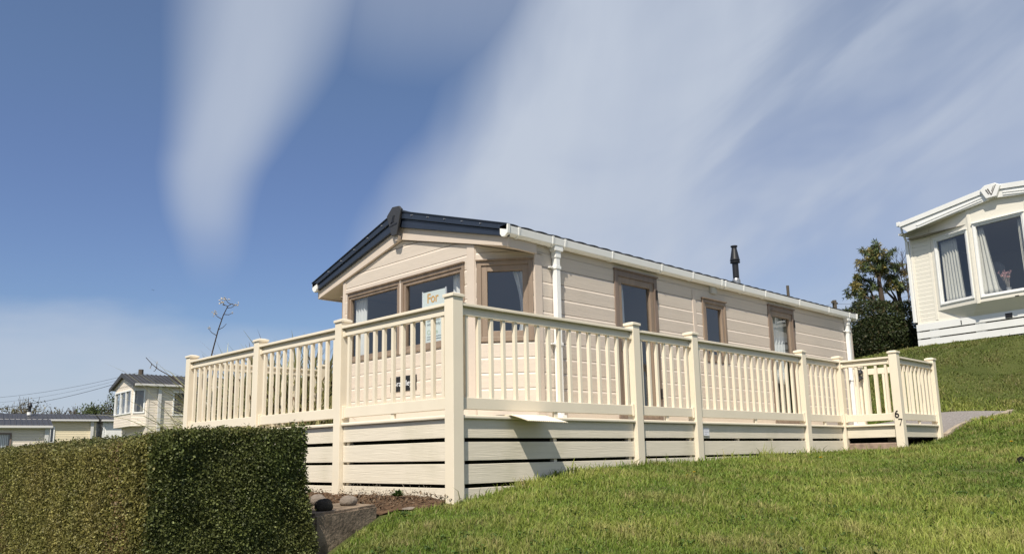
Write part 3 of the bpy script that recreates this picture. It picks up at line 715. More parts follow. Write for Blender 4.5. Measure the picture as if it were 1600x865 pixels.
# ------------------------------------------------------------------ clipped hedge
HX0, HX1, HY0 = -2.68, -1.61, -.26
def htop(x, y):
    return np.interp(x, [-2.7, -2.45, -1.98, -1.6], [-.200, -.168, -.152, -.145]) + np.interp(y, [-.3, .2, .6, 2.7, 3.2, 6], [0, -.01, -.048, -.012, -.032, -.06]) * np.clip((-1.9 - x) / .6, 0, 1)
def hedge_pts(n, face):
    t = rng.uniform(0, 1, n)
    if face == 'L':
        y = HY0 + (t ** 1.25) * 7.0; z = rng.uniform(-1.35, 0, n); z = -1.25 + (htop(np.full(n, HX0), y) + 1.25) * rng.uniform(0, 1, n)
        x = np.full(n, HX0) + .05 * (y > 0) * 0 - .02 * fbm(np.c_[y * 3, z * 3, z * 0], 1.5, 11); P = np.c_[x, y, z]; N = np.tile([-1., 0, .1], (n, 1))
    elif face == 'F':
        x = HX0 + (HX1 + .03 - HX0) * t; z = -1.25 + (htop(x, x * 0 + HY0) + 1.25) * rng.uniform(0, 1, n)
        x = x + .10 * np.clip((x + 2.5) / .8, 0, 1) * np.clip((-z - .35) / .6, 0, 1)
        y = HY0 - .035 * fbm(np.c_[x * 3, z * 3, z * 0], 1.6, 12); P = np.c_[x, y, z]; N = np.tile([0, -1., .1], (n, 1))
    elif face == 'R':
        y = HY0 + t * 2.2; z = -1.3 + (htop(np.full(n, HX1), y * 0) + 1.3) * rng.uniform(0, 1, n)
        x = HX1 + .10 * np.clip((-z - .35) / .6, 0, 1) + .03 * fbm(np.c_[y * 4, z * 4, z * 0], 1.5, 13) + .0; P = np.c_[x, y, z]; N = np.tile([1., 0, .1], (n, 1))
    else:
        y = HY0 + (t ** 1.2) * 7; x = rng.uniform(HX0, HX1, n); z = htop(x, y) + .02 * fbm(np.c_[x * 4, y * 4, y * 0], 1.5, 14); P = np.c_[x, y, z]; N = np.tile([0, 0, 1.], (n, 1))
    P[:, 0] += .0 * P[:, 0]
    return P, N
hO = (-2.17, .3, -1.5)
parts = []
for face, n, sz in (('L', 150000, .0155), ('F', 115000, .0155), ('R', 30000, .016), ('T', 36000, .016)):
    P, N = hedge_pts(n, face)
    P = P - N * np.abs(rng.exponential(.022, n))[:, None] + rng.normal(size=(n, 3)) * .008
    near = ((P[:, 0] < HX0 + .14) & (P[:, 1] < HY0 + .14)); q_ = np.hypot(P[:, 0] - HX0, P[:, 1] - HY0)
    P[near] += (np.array([.055, .055, 0]) * (1 - q_[near] / .2).clip(0)[:, None])
    tp = (htop(P[:, 0], P[:, 1]) - P[:, 2]); e_ = (1 - tp / .07).clip(0, 1) * (face != 'T'); P -= N * (.035 * e_ ** 2)[:, None]
    P[:, 2] += .010 * fbm(np.c_[P[:, :2], P[:, 2] * 0], 7, 77) * (tp < .06)
    ex = (HX0 + .05 - P[:, 0]).clip(0); P[:, 2] -= ((P[:, 2] - htop(P[:, 0], P[:, 1]) + .05).clip(0)) * (ex > 0) * .5
    lf = fbm(P, 2.2, 21)[:, None]; hf = fbm(P, 14, 22)[:, None]
    base = np.array([.140, .150, .036]) if face == 'L' else np.array([.070, .095, .024])  # left side: sunlight put into a lighter leaf tint, yellower by nature
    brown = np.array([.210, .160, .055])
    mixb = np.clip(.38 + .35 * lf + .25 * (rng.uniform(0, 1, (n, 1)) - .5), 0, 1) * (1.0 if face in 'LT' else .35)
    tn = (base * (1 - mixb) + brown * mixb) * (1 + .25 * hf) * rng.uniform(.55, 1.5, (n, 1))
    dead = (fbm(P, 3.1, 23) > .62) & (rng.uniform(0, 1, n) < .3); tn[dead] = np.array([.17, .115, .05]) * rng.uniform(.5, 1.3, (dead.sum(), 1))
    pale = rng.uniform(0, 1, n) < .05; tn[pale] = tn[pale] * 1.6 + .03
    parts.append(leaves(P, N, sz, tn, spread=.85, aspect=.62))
# stray shoots on the top line
sp = []
for k in range(170):
    y = HY0 + rng.uniform(0, 1) ** 1.3 * 5; x = rng.uniform(HX0 + .02, HX1); h = rng.uniform(.015, .055) * (1.7 if k % 9 == 0 else 1)
    if k < 30: y = HY0 + rng.uniform(-.02, .2); x = HX1 + rng.uniform(-.06, .10)
    for j in range(7): sp.append((x + rng.normal() * .004, y + rng.normal() * .004, float(htop(np.array([x]), np.array([y]))[0]) * (1 if k >= 30 else 1) + h * j / 6 - (rng.uniform(0, .6) if k < 0 else 0)))
sp = np.array(sp); n = len(sp); parts.append(leaves(sp, np.tile([0, 0, 1.], (n, 1)), .017, np.tile([.10, .12, .035], (n, 1)) * rng.uniform(.6, 1.5, (n, 1)), spread=1.2))
off = 0; Vs = []; Fs = []; Ts = []
for V, F, T in parts: Vs.append(V); Fs.append(F + off); Ts.append(T); off += len(V)
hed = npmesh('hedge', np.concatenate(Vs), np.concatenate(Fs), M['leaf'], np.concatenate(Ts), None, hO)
tag(hed, 'clipped box hedge with small glossy leaves in the left foreground', 'hedge')
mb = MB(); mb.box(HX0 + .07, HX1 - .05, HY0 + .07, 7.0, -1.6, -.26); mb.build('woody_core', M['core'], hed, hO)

# ------------------------------------------------------------------ grass
camxy = np.array([CAM.x, CAM.y]); fwd = np.array([.7028, .7114]); rgt = np.array([.7114, -.7028])
def lawn_mask(x, y):
    m = np.ones(len(x), bool)
    m &= ~((x > -.03) & (x < 7.97) & (y > -.005))            # under the deck
    m &= ~((x > 7.93) & (x < 9.6) & (y > -.80))
    m &= ~((x < -.55) & (y > -.05 + (x + .74) * .33)) & ~((x < -1.35) & (y > -.55))
    m &= ~((y > .0) & (x < .1)); m &= ~((x < -.02) & (y > -.20 - (x + .35) * .3) & (x > -.62))
    # path
    ins = np.zeros(len(x), bool); P_ = PATHP
    for i in range(len(P_)):
        x1, y1 = P_[i]; x2, y2 = P_[i - 1]
        c = ((y1 > y) != (y2 > y)) & (x < (x2 - x1) * (y - y1) / (y2 - y1 + 1e-12) + x1); ins ^= c
    m &= ~ins; m &= ~((x > 8) & (x < 10.9) & (y > -.85))
    # second home footprint
    lx = (x - 15.55) * math.cos(R(12)) - (y - 1.29) * math.sin(R(12)); m &= ~((lx > 0.05))
    return m
NB = 700000
d = 3.6 + (21 - 3.6) * rng.uniform(0, 1, NB) ** 1.75
lat = rng.uniform(-.36, .90, NB) * d
xy = camxy + fwd * d[:, None] + rgt * lat[:, None]
keep = lawn_mask(xy[:, 0], xy[:, 1]); xy = xy[keep]; d = d[keep]
z = zt(xy[:, 0], xy[:, 1]); n = len(xy)
P = np.c_[xy, z - .004]; P3 = np.c_[xy, z * 0]
pn = fbm(P3, 1.5, 31)[:, None]; pm = fbm(P3, 5.0, 32)[:, None]; pf = fbm(P3, 18, 33)[:, None]
hill = np.clip((xy[:, 0] - 11) / 2, 0, 1)[:, None]
H = (.042 + .020 * pm + .012 * pn)[:, 0] * rng.uniform(.45, 1.35, n) * (1 - .35 * hill[:, 0]) * (1 + .10 * np.clip(d - 6, 0, 6))
tall = rng.uniform(0, 1, n) < .03; H[tall] *= 1.7
edge = np.exp(-np.abs(xy[:, 1] + .02) / .06) * (xy[:, 0] > 0) * (xy[:, 0] < 8); H *= 1 + .9 * edge * (rng.uniform(0, 1, n) < .4)
wd = .0024 * (1 + .20 * np.clip(d - 4.5, 0, 14)) * rng.uniform(.7, 1.4, n)
ang = rng.uniform(0, 6.283, n); lean = rng.uniform(.1, .85, n)
dx = np.cos(ang) * lean + .12; dy = np.sin(ang) * lean
a = np.c_[-np.sin(ang), np.cos(ang), np.zeros(n)]
fa = np.arctan2(-rgt[1], -rgt[0]); ta = rng.normal(fa, .7, n); a = np.c_[np.cos(ta), np.sin(ta), np.zeros(n)]
mid = P + np.c_[dx * H * .35, dy * H * .35, H * .6]; tip = P + np.c_[dx * H * 1.05, dy * H * 1.05, H * (1 - .25 * lean)]
V = np.stack([P - a * wd[:, None], P + a * wd[:, None], mid + a * wd[:, None] * .8, mid - a * wd[:, None] * .8, tip], 1).reshape(-1, 3)
i = np.arange(n)[:, None] * 5
F = np.concatenate([i + [0, 1, 2], i + [0, 2, 3], i + [3, 2, 4]], 1).reshape(-1, 3)
green = np.array([.118, .190, .024]); olive = np.array([.215, .242, .048]); dry = np.array([.36, .30, .14])
near = np.clip((6.2 - d) / 1.6, 0, 1)[:, None]
mo = np.clip(.40 + .35 * pn + .35 * pm + .25 * near + .45 * rng.normal(size=(n, 1)) * .5, 0, 1)
md = np.clip(.08 + .30 * pm + .25 * pf - .12 + .12 * near, 0, .8) + (rng.uniform(0, 1, (n, 1)) < .07) * .6
md = np.clip(md + .10 * hill, 0, 1)
tn = (green * (1 - mo) + olive * mo) * (1 - md) + dry * md
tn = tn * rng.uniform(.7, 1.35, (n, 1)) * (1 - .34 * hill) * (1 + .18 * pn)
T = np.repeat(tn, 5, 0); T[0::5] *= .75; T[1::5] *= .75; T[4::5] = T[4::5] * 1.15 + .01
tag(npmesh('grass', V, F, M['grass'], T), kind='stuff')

# low broad leaved weeds between the blades
nw = 420; dw = 4.3 + 9 * rng.uniform(0, 1, nw) ** 1.3; lw = rng.uniform(-.3, .68, nw) * dw; xw = camxy + fwd * dw[:, None] + rgt * lw[:, None]; xw = xw[lawn_mask(xw[:, 0], xw[:, 1])]
xw = xw[fbm(np.c_[xw, xw[:, :1] * 0], 1.1, 51) > -.1]; cw = np.repeat(xw, 16, 0); cw = cw + rng.normal(size=cw.shape) * .035; mw = len(cw)
Pw = np.c_[cw, zt(cw[:, 0], cw[:, 1]) + rng.uniform(.012, .035, mw)]
V, F, T = leaves(Pw, np.tile([0, 0, 1.], (mw, 1)), .026, np.array([.060, .105, .022]) * rng.uniform(.6, 1.6, (mw, 1)), spread=.35, aspect=.8)
tag(npmesh('clover', V, F, M['leaf'], T), kind='stuff')
# fine dead twigs against the skirting
mb = MB()
for k in range(46):
    x = -.03 - rng.uniform(0, .10); y = .12 + rng.uniform(0, 1) * 1.5; z0 = zg(x, y) + .03; h = rng.uniform(.04, .13)
    mb.tube([(x, y, z0), (x + rng.normal() * .01, y + rng.normal() * .015, z0 + h * .6), (x + rng.normal() * .02, y + rng.normal() * .03, z0 + h)], [.0016, .0012, .0007], 3)
tag(mb.build('dead_grass', M['seed']), kind='stuff')
wv = []
def weed(c, n, L, label):
    vs, fs, tt = [], [], []
    for k in range(n):
        a = rng.uniform(0, 6.28); e = rng.uniform(.3, 1.2); d_ = np.array([math.cos(a) * math.cos(e), math.sin(a) * math.cos(e), math.sin(e)]); s = np.array([-math.sin(a), math.cos(a), 0])
        l = L * rng.uniform(.5, 1); b0 = len(vs); p = np.array(c)
        vs += [p, p + d_ * l * .5 + s * l * .16, p + d_ * l + np.array([0, 0, -.2 * l]), p + d_ * l * .5 - s * l * .16]; fs += [(b0, b0 + 1, b0 + 2), (b0, b0 + 2, b0 + 3)]
        tt += [np.array([.07, .12, .03]) * rng.uniform(.6, 1.4)] * 4
    o = npmesh('weed', np.array(vs), np.array(fs), M['leaf'], np.array(tt), None, c); return tag(o, label, 'plant')
weed((-.13, .62, zg(-.13, .62) + .03), 46, .10, 'small green leafy weed in the bark bed beside the corner post')
weed((5.0, -3.05, zg(5.0, -3.05) + .01), 5, .05, 'tiny weed tuft at the right edge of the lawn')
# dark clod at the right edge of the lawn
rock('soil_clod', (5.13, -3.01, zg(5.13, -3.01) + .012), (.085, .05, .05), mat('dark_clod', (.012, .012, .010), 1, 0), 'small near black clod in the grass at the right edge', None, 9, .35)['category'] = 'clod'
# dandelions and small daisies
DG = 'dandelions in the lawn'
def dandelion(x, y, r, h, label, m=None, grp=DG):
    z0 = zg(x, y); t = thing('dandelion', label, 'flower', (x, y, z0), 0, grp)
    mb = MB(); mb.tube([(0, 0, 0), (.004, 0, h * .6), (0, .004, h)], .0022, 5); mb.build('stem', M['stem'], t)
    mb = MB(); 
    for k in range(26):
        a = k * 2.4; e = .15 + .9 * (k / 26); L = r * (1 - .25 * k / 26)
        d_ = Vector((math.cos(a) * math.cos(e), math.sin(a) * math.cos(e), math.sin(e) * .8)); s = Vector((-math.sin(a), math.cos(a), 0))
        p = Vector((0, .004, h)); mb.add([p, p + d_ * L * .6 + s * L * .2, p + d_ * L, p + d_ * L * .6 - s * L * .2], [(0, 1, 2, 3)])
    mb.build('flower_head', m or M['yellow'], t)
dandelion(1.96, -1.05, .021, .055, 'left dandelion of the close pair in the middle of the lawn')
dandelion(2.11, -1.03, .021, .075, 'right dandelion of the close pair in the middle of the lawn')
dandelion(5.49, -.71, .030, .06, 'dandelion in the grass close to the skirting left of the concrete step')
dandelion(7.13, -2.45, .030, .06, 'dandelion nearest the right edge of the lawn above the dark clod')
dandelion(10.0, -1.50, .030, .06, 'small dandelion beside the kerb of the gravel path')
dandelion(4.16, -2.40, .018, .05, 'left of the two small yellow flowers in the right half of the lawn', m=mat('pale_yellow', (.62, .58, .10), .7))
dandelion(4.16, -2.55, .014, .05, 'right of the two small yellow flowers in the right half of the lawn', m=mat('pale_yellow', (.62, .58, .2), .7))

# ------------------------------------------------------------------ far bush, pines
def foliage(name, P, N, size, tn, parent, org, m, spread=.9, aspect=.5):
    V, F, T = leaves(P, N, size, tn, spread=spread, aspect=aspect); return npmesh(name, V, F, m, T, parent, org)
LATD = Vector((.7114, -.7028, 0)); FWD = Vector((.7028, .7114, 0))
def ell(n, c, r, axes=(LATD, FWD), shell=.22, sq=1.0):
    d_ = rng.normal(size=(n, 3)); d_ /= np.linalg.norm(d_, axis=1)[:, None]
    q = d_ * (np.abs(d_).max(1)[:, None] ** -sq if sq else 1); q = d_ * (1 / (np.abs(d_) ** 3).sum(1)[:, None] ** (1 / 3)) if sq else d_
    q = q * (1 - np.abs(rng.exponential(shell, n)).clip(0, .9))[:, None]
    A = np.array([axes[0][:], axes[1][:], (0, 0, 1)])
    return np.array(c) + (q * np.array(r)) @ A, d_ @ A
bc = Vector((16.75, 2.55, 2.25))
n = 42000; P, N = ell(n, bc, (1.30, .95, 1.10), shell=.06)
P += N * (.10 * fbm(P, 2.2, 41) + .07 * fbm(P, 6, 42))[:, None]
tn = np.array([.030, .042, .012]) * rng.uniform(.4, 1.7, (n, 1)) * (1 + .3 * fbm(P, 3, 43)[:, None]); br = rng.uniform(0, 1, n) < .14; tn[br] = np.array([.07, .055, .02]) * rng.uniform(.5, 1.4, (br.sum(), 1))
bt = tag(foliage('bush', P, N, .052, tn, None, (bc.x, bc.y, 1.4), M['leaf'], aspect=.5), 'big dark green rounded bush between the beige home and the cream home on the hill', 'bush')
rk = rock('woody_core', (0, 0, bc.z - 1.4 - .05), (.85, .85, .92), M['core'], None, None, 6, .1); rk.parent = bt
for k_ in ('label', 'category'):
    if k_ in rk: del rk[k_]
TP = CAM + Vector((.0, 0, 0))
def treept(px, py, d_):  # point in the tree plane: lateral px and height py in metres from the trunk base
    return LATD * px + Z * py + FWD * d_
def pine(name, base, clumps, limbs, label, seed, cols):
    t = thing(name, label, 'tree', base, 0, 'pines behind the dark bush')
    g = np.random.default_rng(seed); mb = MB()
    for pts, rr in limbs: mb.tube([treept(*p) for p in pts], rr, 7)
    mb.build('trunk', M['bark'], t, smooth=True)
    Ps = []; Ns = []; Ts = []
    for (a, h, dd, r) in clumps:
        r = r * .84; sub = 8
        for s in range(sub):
            c = np.array(treept(a + g.normal() * r * .52, h + g.normal() * r * .40, dd + g.normal() * r * .6)); rs = r * g.uniform(.22, .42)
            n = int(150 * (rs / .15) ** 1.3); dv = g.normal(size=(n, 3)); dv /= np.linalg.norm(dv, axis=1)[:, None]; dv[:, 2] = dv[:, 2] * .75 + .1
            Ps.append(c + dv * rs * g.uniform(.35, 1.1, (n, 1))); Ns.append(dv + np.array([0, 0, .5]))
            cc = cols[0] if g.uniform() < .62 else cols[1]; Ts.append(np.array(cc) * g.uniform(.5, 1.5, (n, 1)) * g.uniform(.75, 1.25))
    P = np.concatenate(Ps); N = np.concatenate(Ns); T_ = np.concatenate(Ts)
    V, F, T = leaves(P, N, .10, T_, spread=.4, aspect=.20); npmesh('crown', V, F, M['needle'], T, t)
def px2(px, py, sc_=52.4, x0=1378, y0=475): return ((px - x0) / sc_, (y0 - py) / sc_)
PB = CAM + Vector(r_) * ((1378 - 800) / f * 24) + Vector(u_) * ((cy - 475) / f * 24) + Vector(f_) * 24
pb = Vector((PB.x, PB.y, PB.z - .9))
def cl(lst, x0, dz=.9): return [((px2(a, b_, x0=x0)[0]), px2(a, b_)[1] + dz, random.uniform(-.3, .3), r) for a, b_, r in lst]
def lb(pts, x0, dz=.9): return [(px2(a, b_, x0=x0)[0], px2(a, b_)[1] + dz, dd) for a, b_, dd in pts]
pine('pine_tree', pb, cl([(1373, 381, .14), (1368, 388, .20), (1380, 388, .22), (1386, 396, .22), (1376, 397, .26), (1361, 398, .20), (1352, 391, .10), (1388, 406, .18), (1368, 408, .28), (1354, 411, .20), (1350, 419, .18), (1361, 423, .28),
      (1374, 420, .22), (1345, 431, .20), (1357, 436, .28), (1341, 440, .18), (1336, 452, .20), (1350, 450, .30), (1364, 447, .22), (1342, 461, .20), (1356, 460, .24), (1366, 462, .16), (1331, 459, .12), (1340, 473, .10), (1380, 410, .2), (1384, 420, .12)], 1378),
     [(lb([(1380, 520, 0), (1379, 470, 0), (1377, 440, 0), (1379, 410, 0), (1376, 386, 0)], 1378), [.095, .08, .062, .04, .015]),
      (lb([(1378, 455, 0), (1366, 440, .1), (1352, 428, .2)], 1378), [.06, .04, .015]), (lb([(1378, 432, 0), (1368, 418, -.1), (1356, 408, -.2)], 1378), [.05, .03, .012]),
      (lb([(1366, 478, 0), (1358, 466, 0), (1344, 455, .1)], 1378), [.05, .035, .012]), (lb([(1370, 478, 0), (1365, 462, 0), (1362, 445, .1)], 1378), [.05, .035, .012]), (lb([(1378, 474, 0), (1358, 475, 0), (1341, 473, 0)], 1378), [.04, .02, .01]),
      (lb([(1379, 425, 0), (1387, 412, 0), (1388, 402, 0)], 1378), [.04, .03, .01])],
     'taller pine with uneven dark crown and visible trunk behind the bush', 5, ((.095, .125, .045), (.20, .165, .05)))
pb2 = pb + LATD * ((1410 - 1378) / 52.4) + FWD * .5
pine('pine_tree', pb2, cl([(1396, 416, .18), (1404, 413, .18), (1412, 414, .2), (1419, 422, .22), (1408, 424, .28), (1398, 428, .26), (1416, 433, .26), (1423, 440, .2), (1402, 438, .26), (1412, 443, .2), (1394, 448, .16), (1421, 449, .14)], 1410),
     [(lb([(1421, 525, 0), (1420, 468, 0), (1417, 445, 0), (1412, 422, 0)], 1410), [.08, .065, .045, .02]), (lb([(1416, 485, 0), (1410, 462, 0), (1398, 448, 0), (1390, 440, 0)], 1410), [.05, .04, .025, .01]),
      (lb([(1418, 480, 0), (1412, 458, 0), (1406, 440, .1)], 1410), [.05, .03, .012]), (lb([(1419, 462, 0), (1424, 445, 0)], 1410), [.04, .015]), (lb([(1420, 485, 0), (1404, 470, 0), (1384, 461, 0)], 1410), [.035, .02, .008])],
     'shorter flat topped pine beside the wall of the cream home', 6, ((.095, .125, .045), (.20, .165, .05)))
# bare twigs beside the cream home
def twigtree(name, base, h, spread, n, label, rad=.02, col='drystalk', lean=0, leafy=None, group=None, levels=3):
    mb = MB(); tips = []
    def rec(p, d_, L, r, lv):
        q = p + d_ * L * .5 + Vector((rng.normal(), rng.normal(), 0)) * L * .04; e = p + d_ * L; mb.tube([p, q, e], [r, r * .8, r * .55], 5, cap=False)
        if lv == 0: tips.append(e); return
        for k in range(n):
            dd = (d_ + Vector((rng.normal(), rng.normal(), rng.normal() * .4 + .25)) * spread).normalized(); rec(p + d_ * L * rng.uniform(.45, 1), dd, L * rng.uniform(.5, .75), r * .55, lv - 1)
    rec(Vector((0, 0, 0)), Vector((lean, 0, 1)).normalized(), h * .45, rad, levels)
    t = thing(name, label, 'tree', base, 0, group); mb.build('trunk', M[col], t)
    if leafy:
        P = np.repeat(np.array([t_[:] for t_ in tips]), leafy[0], 0); P = P + rng.normal(size=P.shape) * leafy[1]; m_ = len(P)
        tn = np.array(leafy[3]) * rng.uniform(.5, 1.5, (m_, 1)); V, F, T = leaves(P, np.tile([0, 0, 1.], (m_, 1)), leafy[2], tn, spread=1.3); npmesh('crown', V, F, M['leaf'], T, t)
    return t
q = CAM + Vector(r_) * ((1421 - 800) / f * 23) + Vector(u_) * ((cy - 480) / f * 23) + Vector(f_) * 23
twigtree('bare_tree', (q.x, q.y, q.z - .6), 2.6, .35, 4, 'leafless grey sapling poking out beside the corner of the cream home', .025)

# ------------------------------------------------------------------ flax plants
def flax(base, n, L, label, seed, tilt=1.0, parent=None, clumps=3, w0=.034):
    g = np.random.default_rng(seed); vs = []; fs = []; tt = []
    for k in range(n):
        a = g.uniform(0, 6.283); e = g.uniform(.80, 1.53); l = L * g.uniform(.55, 1.05); w = w0 * g.uniform(.7, 1.25); dr = g.uniform(.35, 1.35) * tilt
        s = np.array([-math.sin(a), math.cos(a), 0]); p = np.array([g.normal() * .30, g.normal() * .30, 0.]); d_ = np.array([math.cos(a) * math.cos(e), math.sin(a) * math.cos(e), math.sin(e)])
        K = 8; b0 = len(vs); col = np.array([.22, .235, .10]) * g.uniform(.6, 1.3); mar = np.array([.74, .68, .40]) * g.uniform(.65, 1.15)
        if g.uniform() < .14: col = np.array([.13, .08, .05]); mar = np.array([.22, .14, .08])
        for j in range(K + 1):
            t = j / K; ww = w * (1 - t ** 2.5) + .001; up = np.cross(s, d_)
            for q in (-1, -.45, .45, 1): vs.append(p + s * ww * q + up * abs(q) * ww * .35); tt.append(mar if abs(q) > .8 else col)
            d_ = d_ + np.array([math.cos(a) * .03, math.sin(a) * .03, -.27 * dr * t * 1.3]); d_ /= np.linalg.norm(d_); p = p + d_ * l / K
        for j in range(K):
            for q in range(3): c = b0 + j * 4 + q; fs.append((c, c + 1, c + 5, c + 4))
    V = np.array(vs) + np.array(base)
    o = npmesh('flax_plant', V, np.array(fs), M['flax'], np.array(tt), parent, base)
    return tag(o, label, 'plant')
flax((1.95, 6.75, -.8), 640, 2.45, 'spiky variegated flax plant behind the leftmost bay of the deck railing', 3)
flax((2.15, 6.35, -.8), 760, 2.5, 'large arching variegated flax plant behind the middle bay of the deck railing', 4)
flax((2.85, 6.2, -.8), 640, 2.5, 'flax plant pressed against the corner of the mobile home', 8)
flax((1.70, 6.95, -.8), 520, 2.4, 'lower flax plant filling the view behind the last bay before the end post', 9)
flax((.80, 7.75, -.95), 46, 1.35, 'sparse flax plant drooping left of the last deck post', 5, 1.4)
def stalk(name, pts, rad, tips, label):
    t = thing(name, label, 'plant stalk', pts[0]); o = Vector(pts[0]); mb = MB(); P = [Vector(p) - o for p in pts]; mb.tube(P, [rad * (1 - .7 * i / len(P)) for i in range(len(P))], 6)
    sd = MB()
    for (i, a, b_, s) in tips:
        p = P[0].lerp(P[-1], 0); k = int(i * (len(P) - 1)); fr_ = i * (len(P) - 1) - k; p = P[k].lerp(P[min(k + 1, len(P) - 1)], fr_)
        e = p + LATD * a + Z * b_; mb.tube([p, p.lerp(e, .6) - Z * .02, e], [rad * .5, rad * .4, rad * .25], 5)
        if s:
            for q in range(9): c = e + Vector((rng.normal(), rng.normal(), rng.normal())) * s * .45; sd.tube([c, c + Vector((rng.normal(), rng.normal(), rng.normal())).normalized() * s * .6], [s * .22, s * .08], 5)
    mb.build('stem', M['drystalk'], t)
    if sd.v: sd.build('seed_head', M['seed'], t)
def pxp(x, y, d_): return CAM + Vector(r_) * ((x - 800) / f * d_) + Vector(u_) * ((cy - y) / f * d_) + Vector(f_) * d_
S0 = [(0.88, 7.35, -.6), (0.93, 7.32, .6), pxp(333, 545, 13), pxp(341, 515, 13), pxp(349, 492, 13), pxp(356, 478, 13), pxp(363, 474, 13)]
stalk('flower_stalk', S0, .013, [(.45, -.14, .12, .03), (.50, .13, .10, .0), (.62, -.13, .11, .045), (.68, .14, .02, .02), (.83, -.1, .08, .055), (.80, .12, .04, .02), (.95, -.09, .09, .045), (.98, .10, -.01, .03)],
      'tall thin flax flower stalk with pale seed heads rising above the railing')
S1 = [(.9, 7.2, -.6), pxp(300, 640, 13), pxp(288, 604, 13), pxp(268, 588, 13), pxp(248, 577, 13), pxp(238, 569, 13), pxp(228, 558, 13)]
stalk('bent_stalk', S1, .012, [(.72, .0, .09, .018), (.72, -.05, -.05, .0), (.85, -.02, -.06, .02)], 'dark bare stalk bending left beyond the last deck post')

# ================================================================== SECOND HOME ON THE HILL
O0 = (0, 0, 0)
h2 = thing('mobile_home', 'cream mobile home with white roof edge and bay window on top of the grass slope', 'mobile home', (15.554, 1.291, 1.954), R(-12))
CC = M['creamc']
W2 = Wf((0, 0, 0), (0, -1, 0), (-1, 0, 0))
WW = 4.34; RC = WW / 2; DP = 8.5
WA = Wf((0, -.50, 0), (-.25, -1.05, 0), (-1.05, .25, 0)); LA = math.hypot(.25, 1.05)
WM = Wf((-.25, -1.55, 0), (0, -1, 0), (-1, 0, 0)); LM = 1.24
WA3 = Wf((-.25, -2.79, 0), (.25, -1.05, 0), (-1.05, -.25, 0))
k2 = dict(pitch=.10, bev=.016, dep=.008, lip=.004, base=0)
rkR = ((0, 0, 2.74), (0, .138, 1)); rkL = ((0, -WW, 2.74), (0, -.138, 1))
opA = [(.11, LA - .06, .91, 2.48)]; opM = [(.08, LM - .08, .89, 2.56)]
mb = MB(); clad(mb, W2, 0, .50, .58, 3.2, **k2); clad(mb, W2, WW - .50, WW, .58, 3.0, **k2)
mb.obox(W2, 0, WW, -.03, .003, .40, .58); mb.obox(W2, .50, WW - .50, -.03, .002, .58, .84)
mb.build('wall', CC, h2, O0, clips=(rkR, rkL))['label'] = 'cream front wall with narrow clapboards'
mb = MB()
for W, L, op in ((WA, LA, opA), (WM, LM, opM), (WA3, LA, opA)):
    big = dict(pitch=5, bev=.016, dep=.008, lip=.004, base=-1)
    clad(mb, W, 0, L, .80, 3.3, op, **big)
mb.build('bay_wall', CC, h2, O0, clips=(rkR, rkL))
mb = MB()   # chamfered underside of the bay
b0 = [(0, -.5, .80), (-.25, -1.55, .80), (-.25, -2.79, .80), (0, -3.84, .80)]; b1 = [(-.005, -.53, .80), (-.005, -1.25, .50), (-.005, -3.1, .50), (-.005, -3.81, .80)]
mb.add(b0 + b1, [(0, 1, 5, 4), (1, 2, 6, 5), (2, 3, 7, 6)]); mb.build('bay_underside', CC, h2, O0, fixn=False)
mb = MB(); mb.obox(W2, 0, .06, -.03, .012, .55, 2.9); mb.obox(W2, .44, .50, -.03, .012, .60, 2.9); mb.obox(WA, LA - .02, LA + .015, -.02, .012, .78, 3.0); mb.obox(WM, -.01, .05, -.02, .012, .78, 3.0); mb.obox(WM, LM - .05, LM + .01, -.02, .012, .78, 3.0)
each(mb, 'corner_trim', CC, h2, O0, clips=(rkR, rkL))
mb = MB(); clad(mb, Wf((0, 0, 0), (1, 0, 0), (0, 1, 0)), 0, DP, .4, 2.75, **k2); clad(mb, Wf((0, -WW, 0), (1, 0, 0), (0, -1, 0)), 0, DP, .4, 2.75, **k2); clad(mb, Wf((DP, 0, 0), (0, -1, 0), (1, 0, 0)), 0, WW, .4, 3, **k2)
mb.build('wall', CC, h2, O0, clips=(((0, 0, 2.76), (0, .138, 1)), ((0, -WW, 2.76), (0, -.138, 1))))
wh = M['white']
window(h2, O0, WA, *opA[0], wh, wh, M['glass'], fw=.035, sw=.03, label='angled left window of the bay')
window(h2, O0, WM, *opM[0], wh, wh, M['glass'], fw=.035, sw=.03, label='wide centre window of the bay')
window(h2, O0, WA3, .03, LA - .13, .90, 2.44, wh, wh, M['glass'], fw=.035, sw=.03)
mb = MB(); mb.add([(.05, -.03, .60), (DP - .1, -.03, .60), (DP - .1, -WW + .03, .60), (.05, -WW + .03, .60)], [(0, 1, 2, 3)]); mb.add([(0, -.5, .82), (-.24, -1.55, .82), (-.24, -2.79, .82), (0, -3.84, .82)], [(0, 1, 2, 3)])
mb.build('floor', M['insidedark'], h2, O0)
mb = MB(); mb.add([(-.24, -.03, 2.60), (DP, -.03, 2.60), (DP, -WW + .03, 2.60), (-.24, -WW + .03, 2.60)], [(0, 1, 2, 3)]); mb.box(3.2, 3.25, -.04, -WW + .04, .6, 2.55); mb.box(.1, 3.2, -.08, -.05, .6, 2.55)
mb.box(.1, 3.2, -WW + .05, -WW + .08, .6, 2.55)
mb.build('partition', M['inside'], h2, O0)
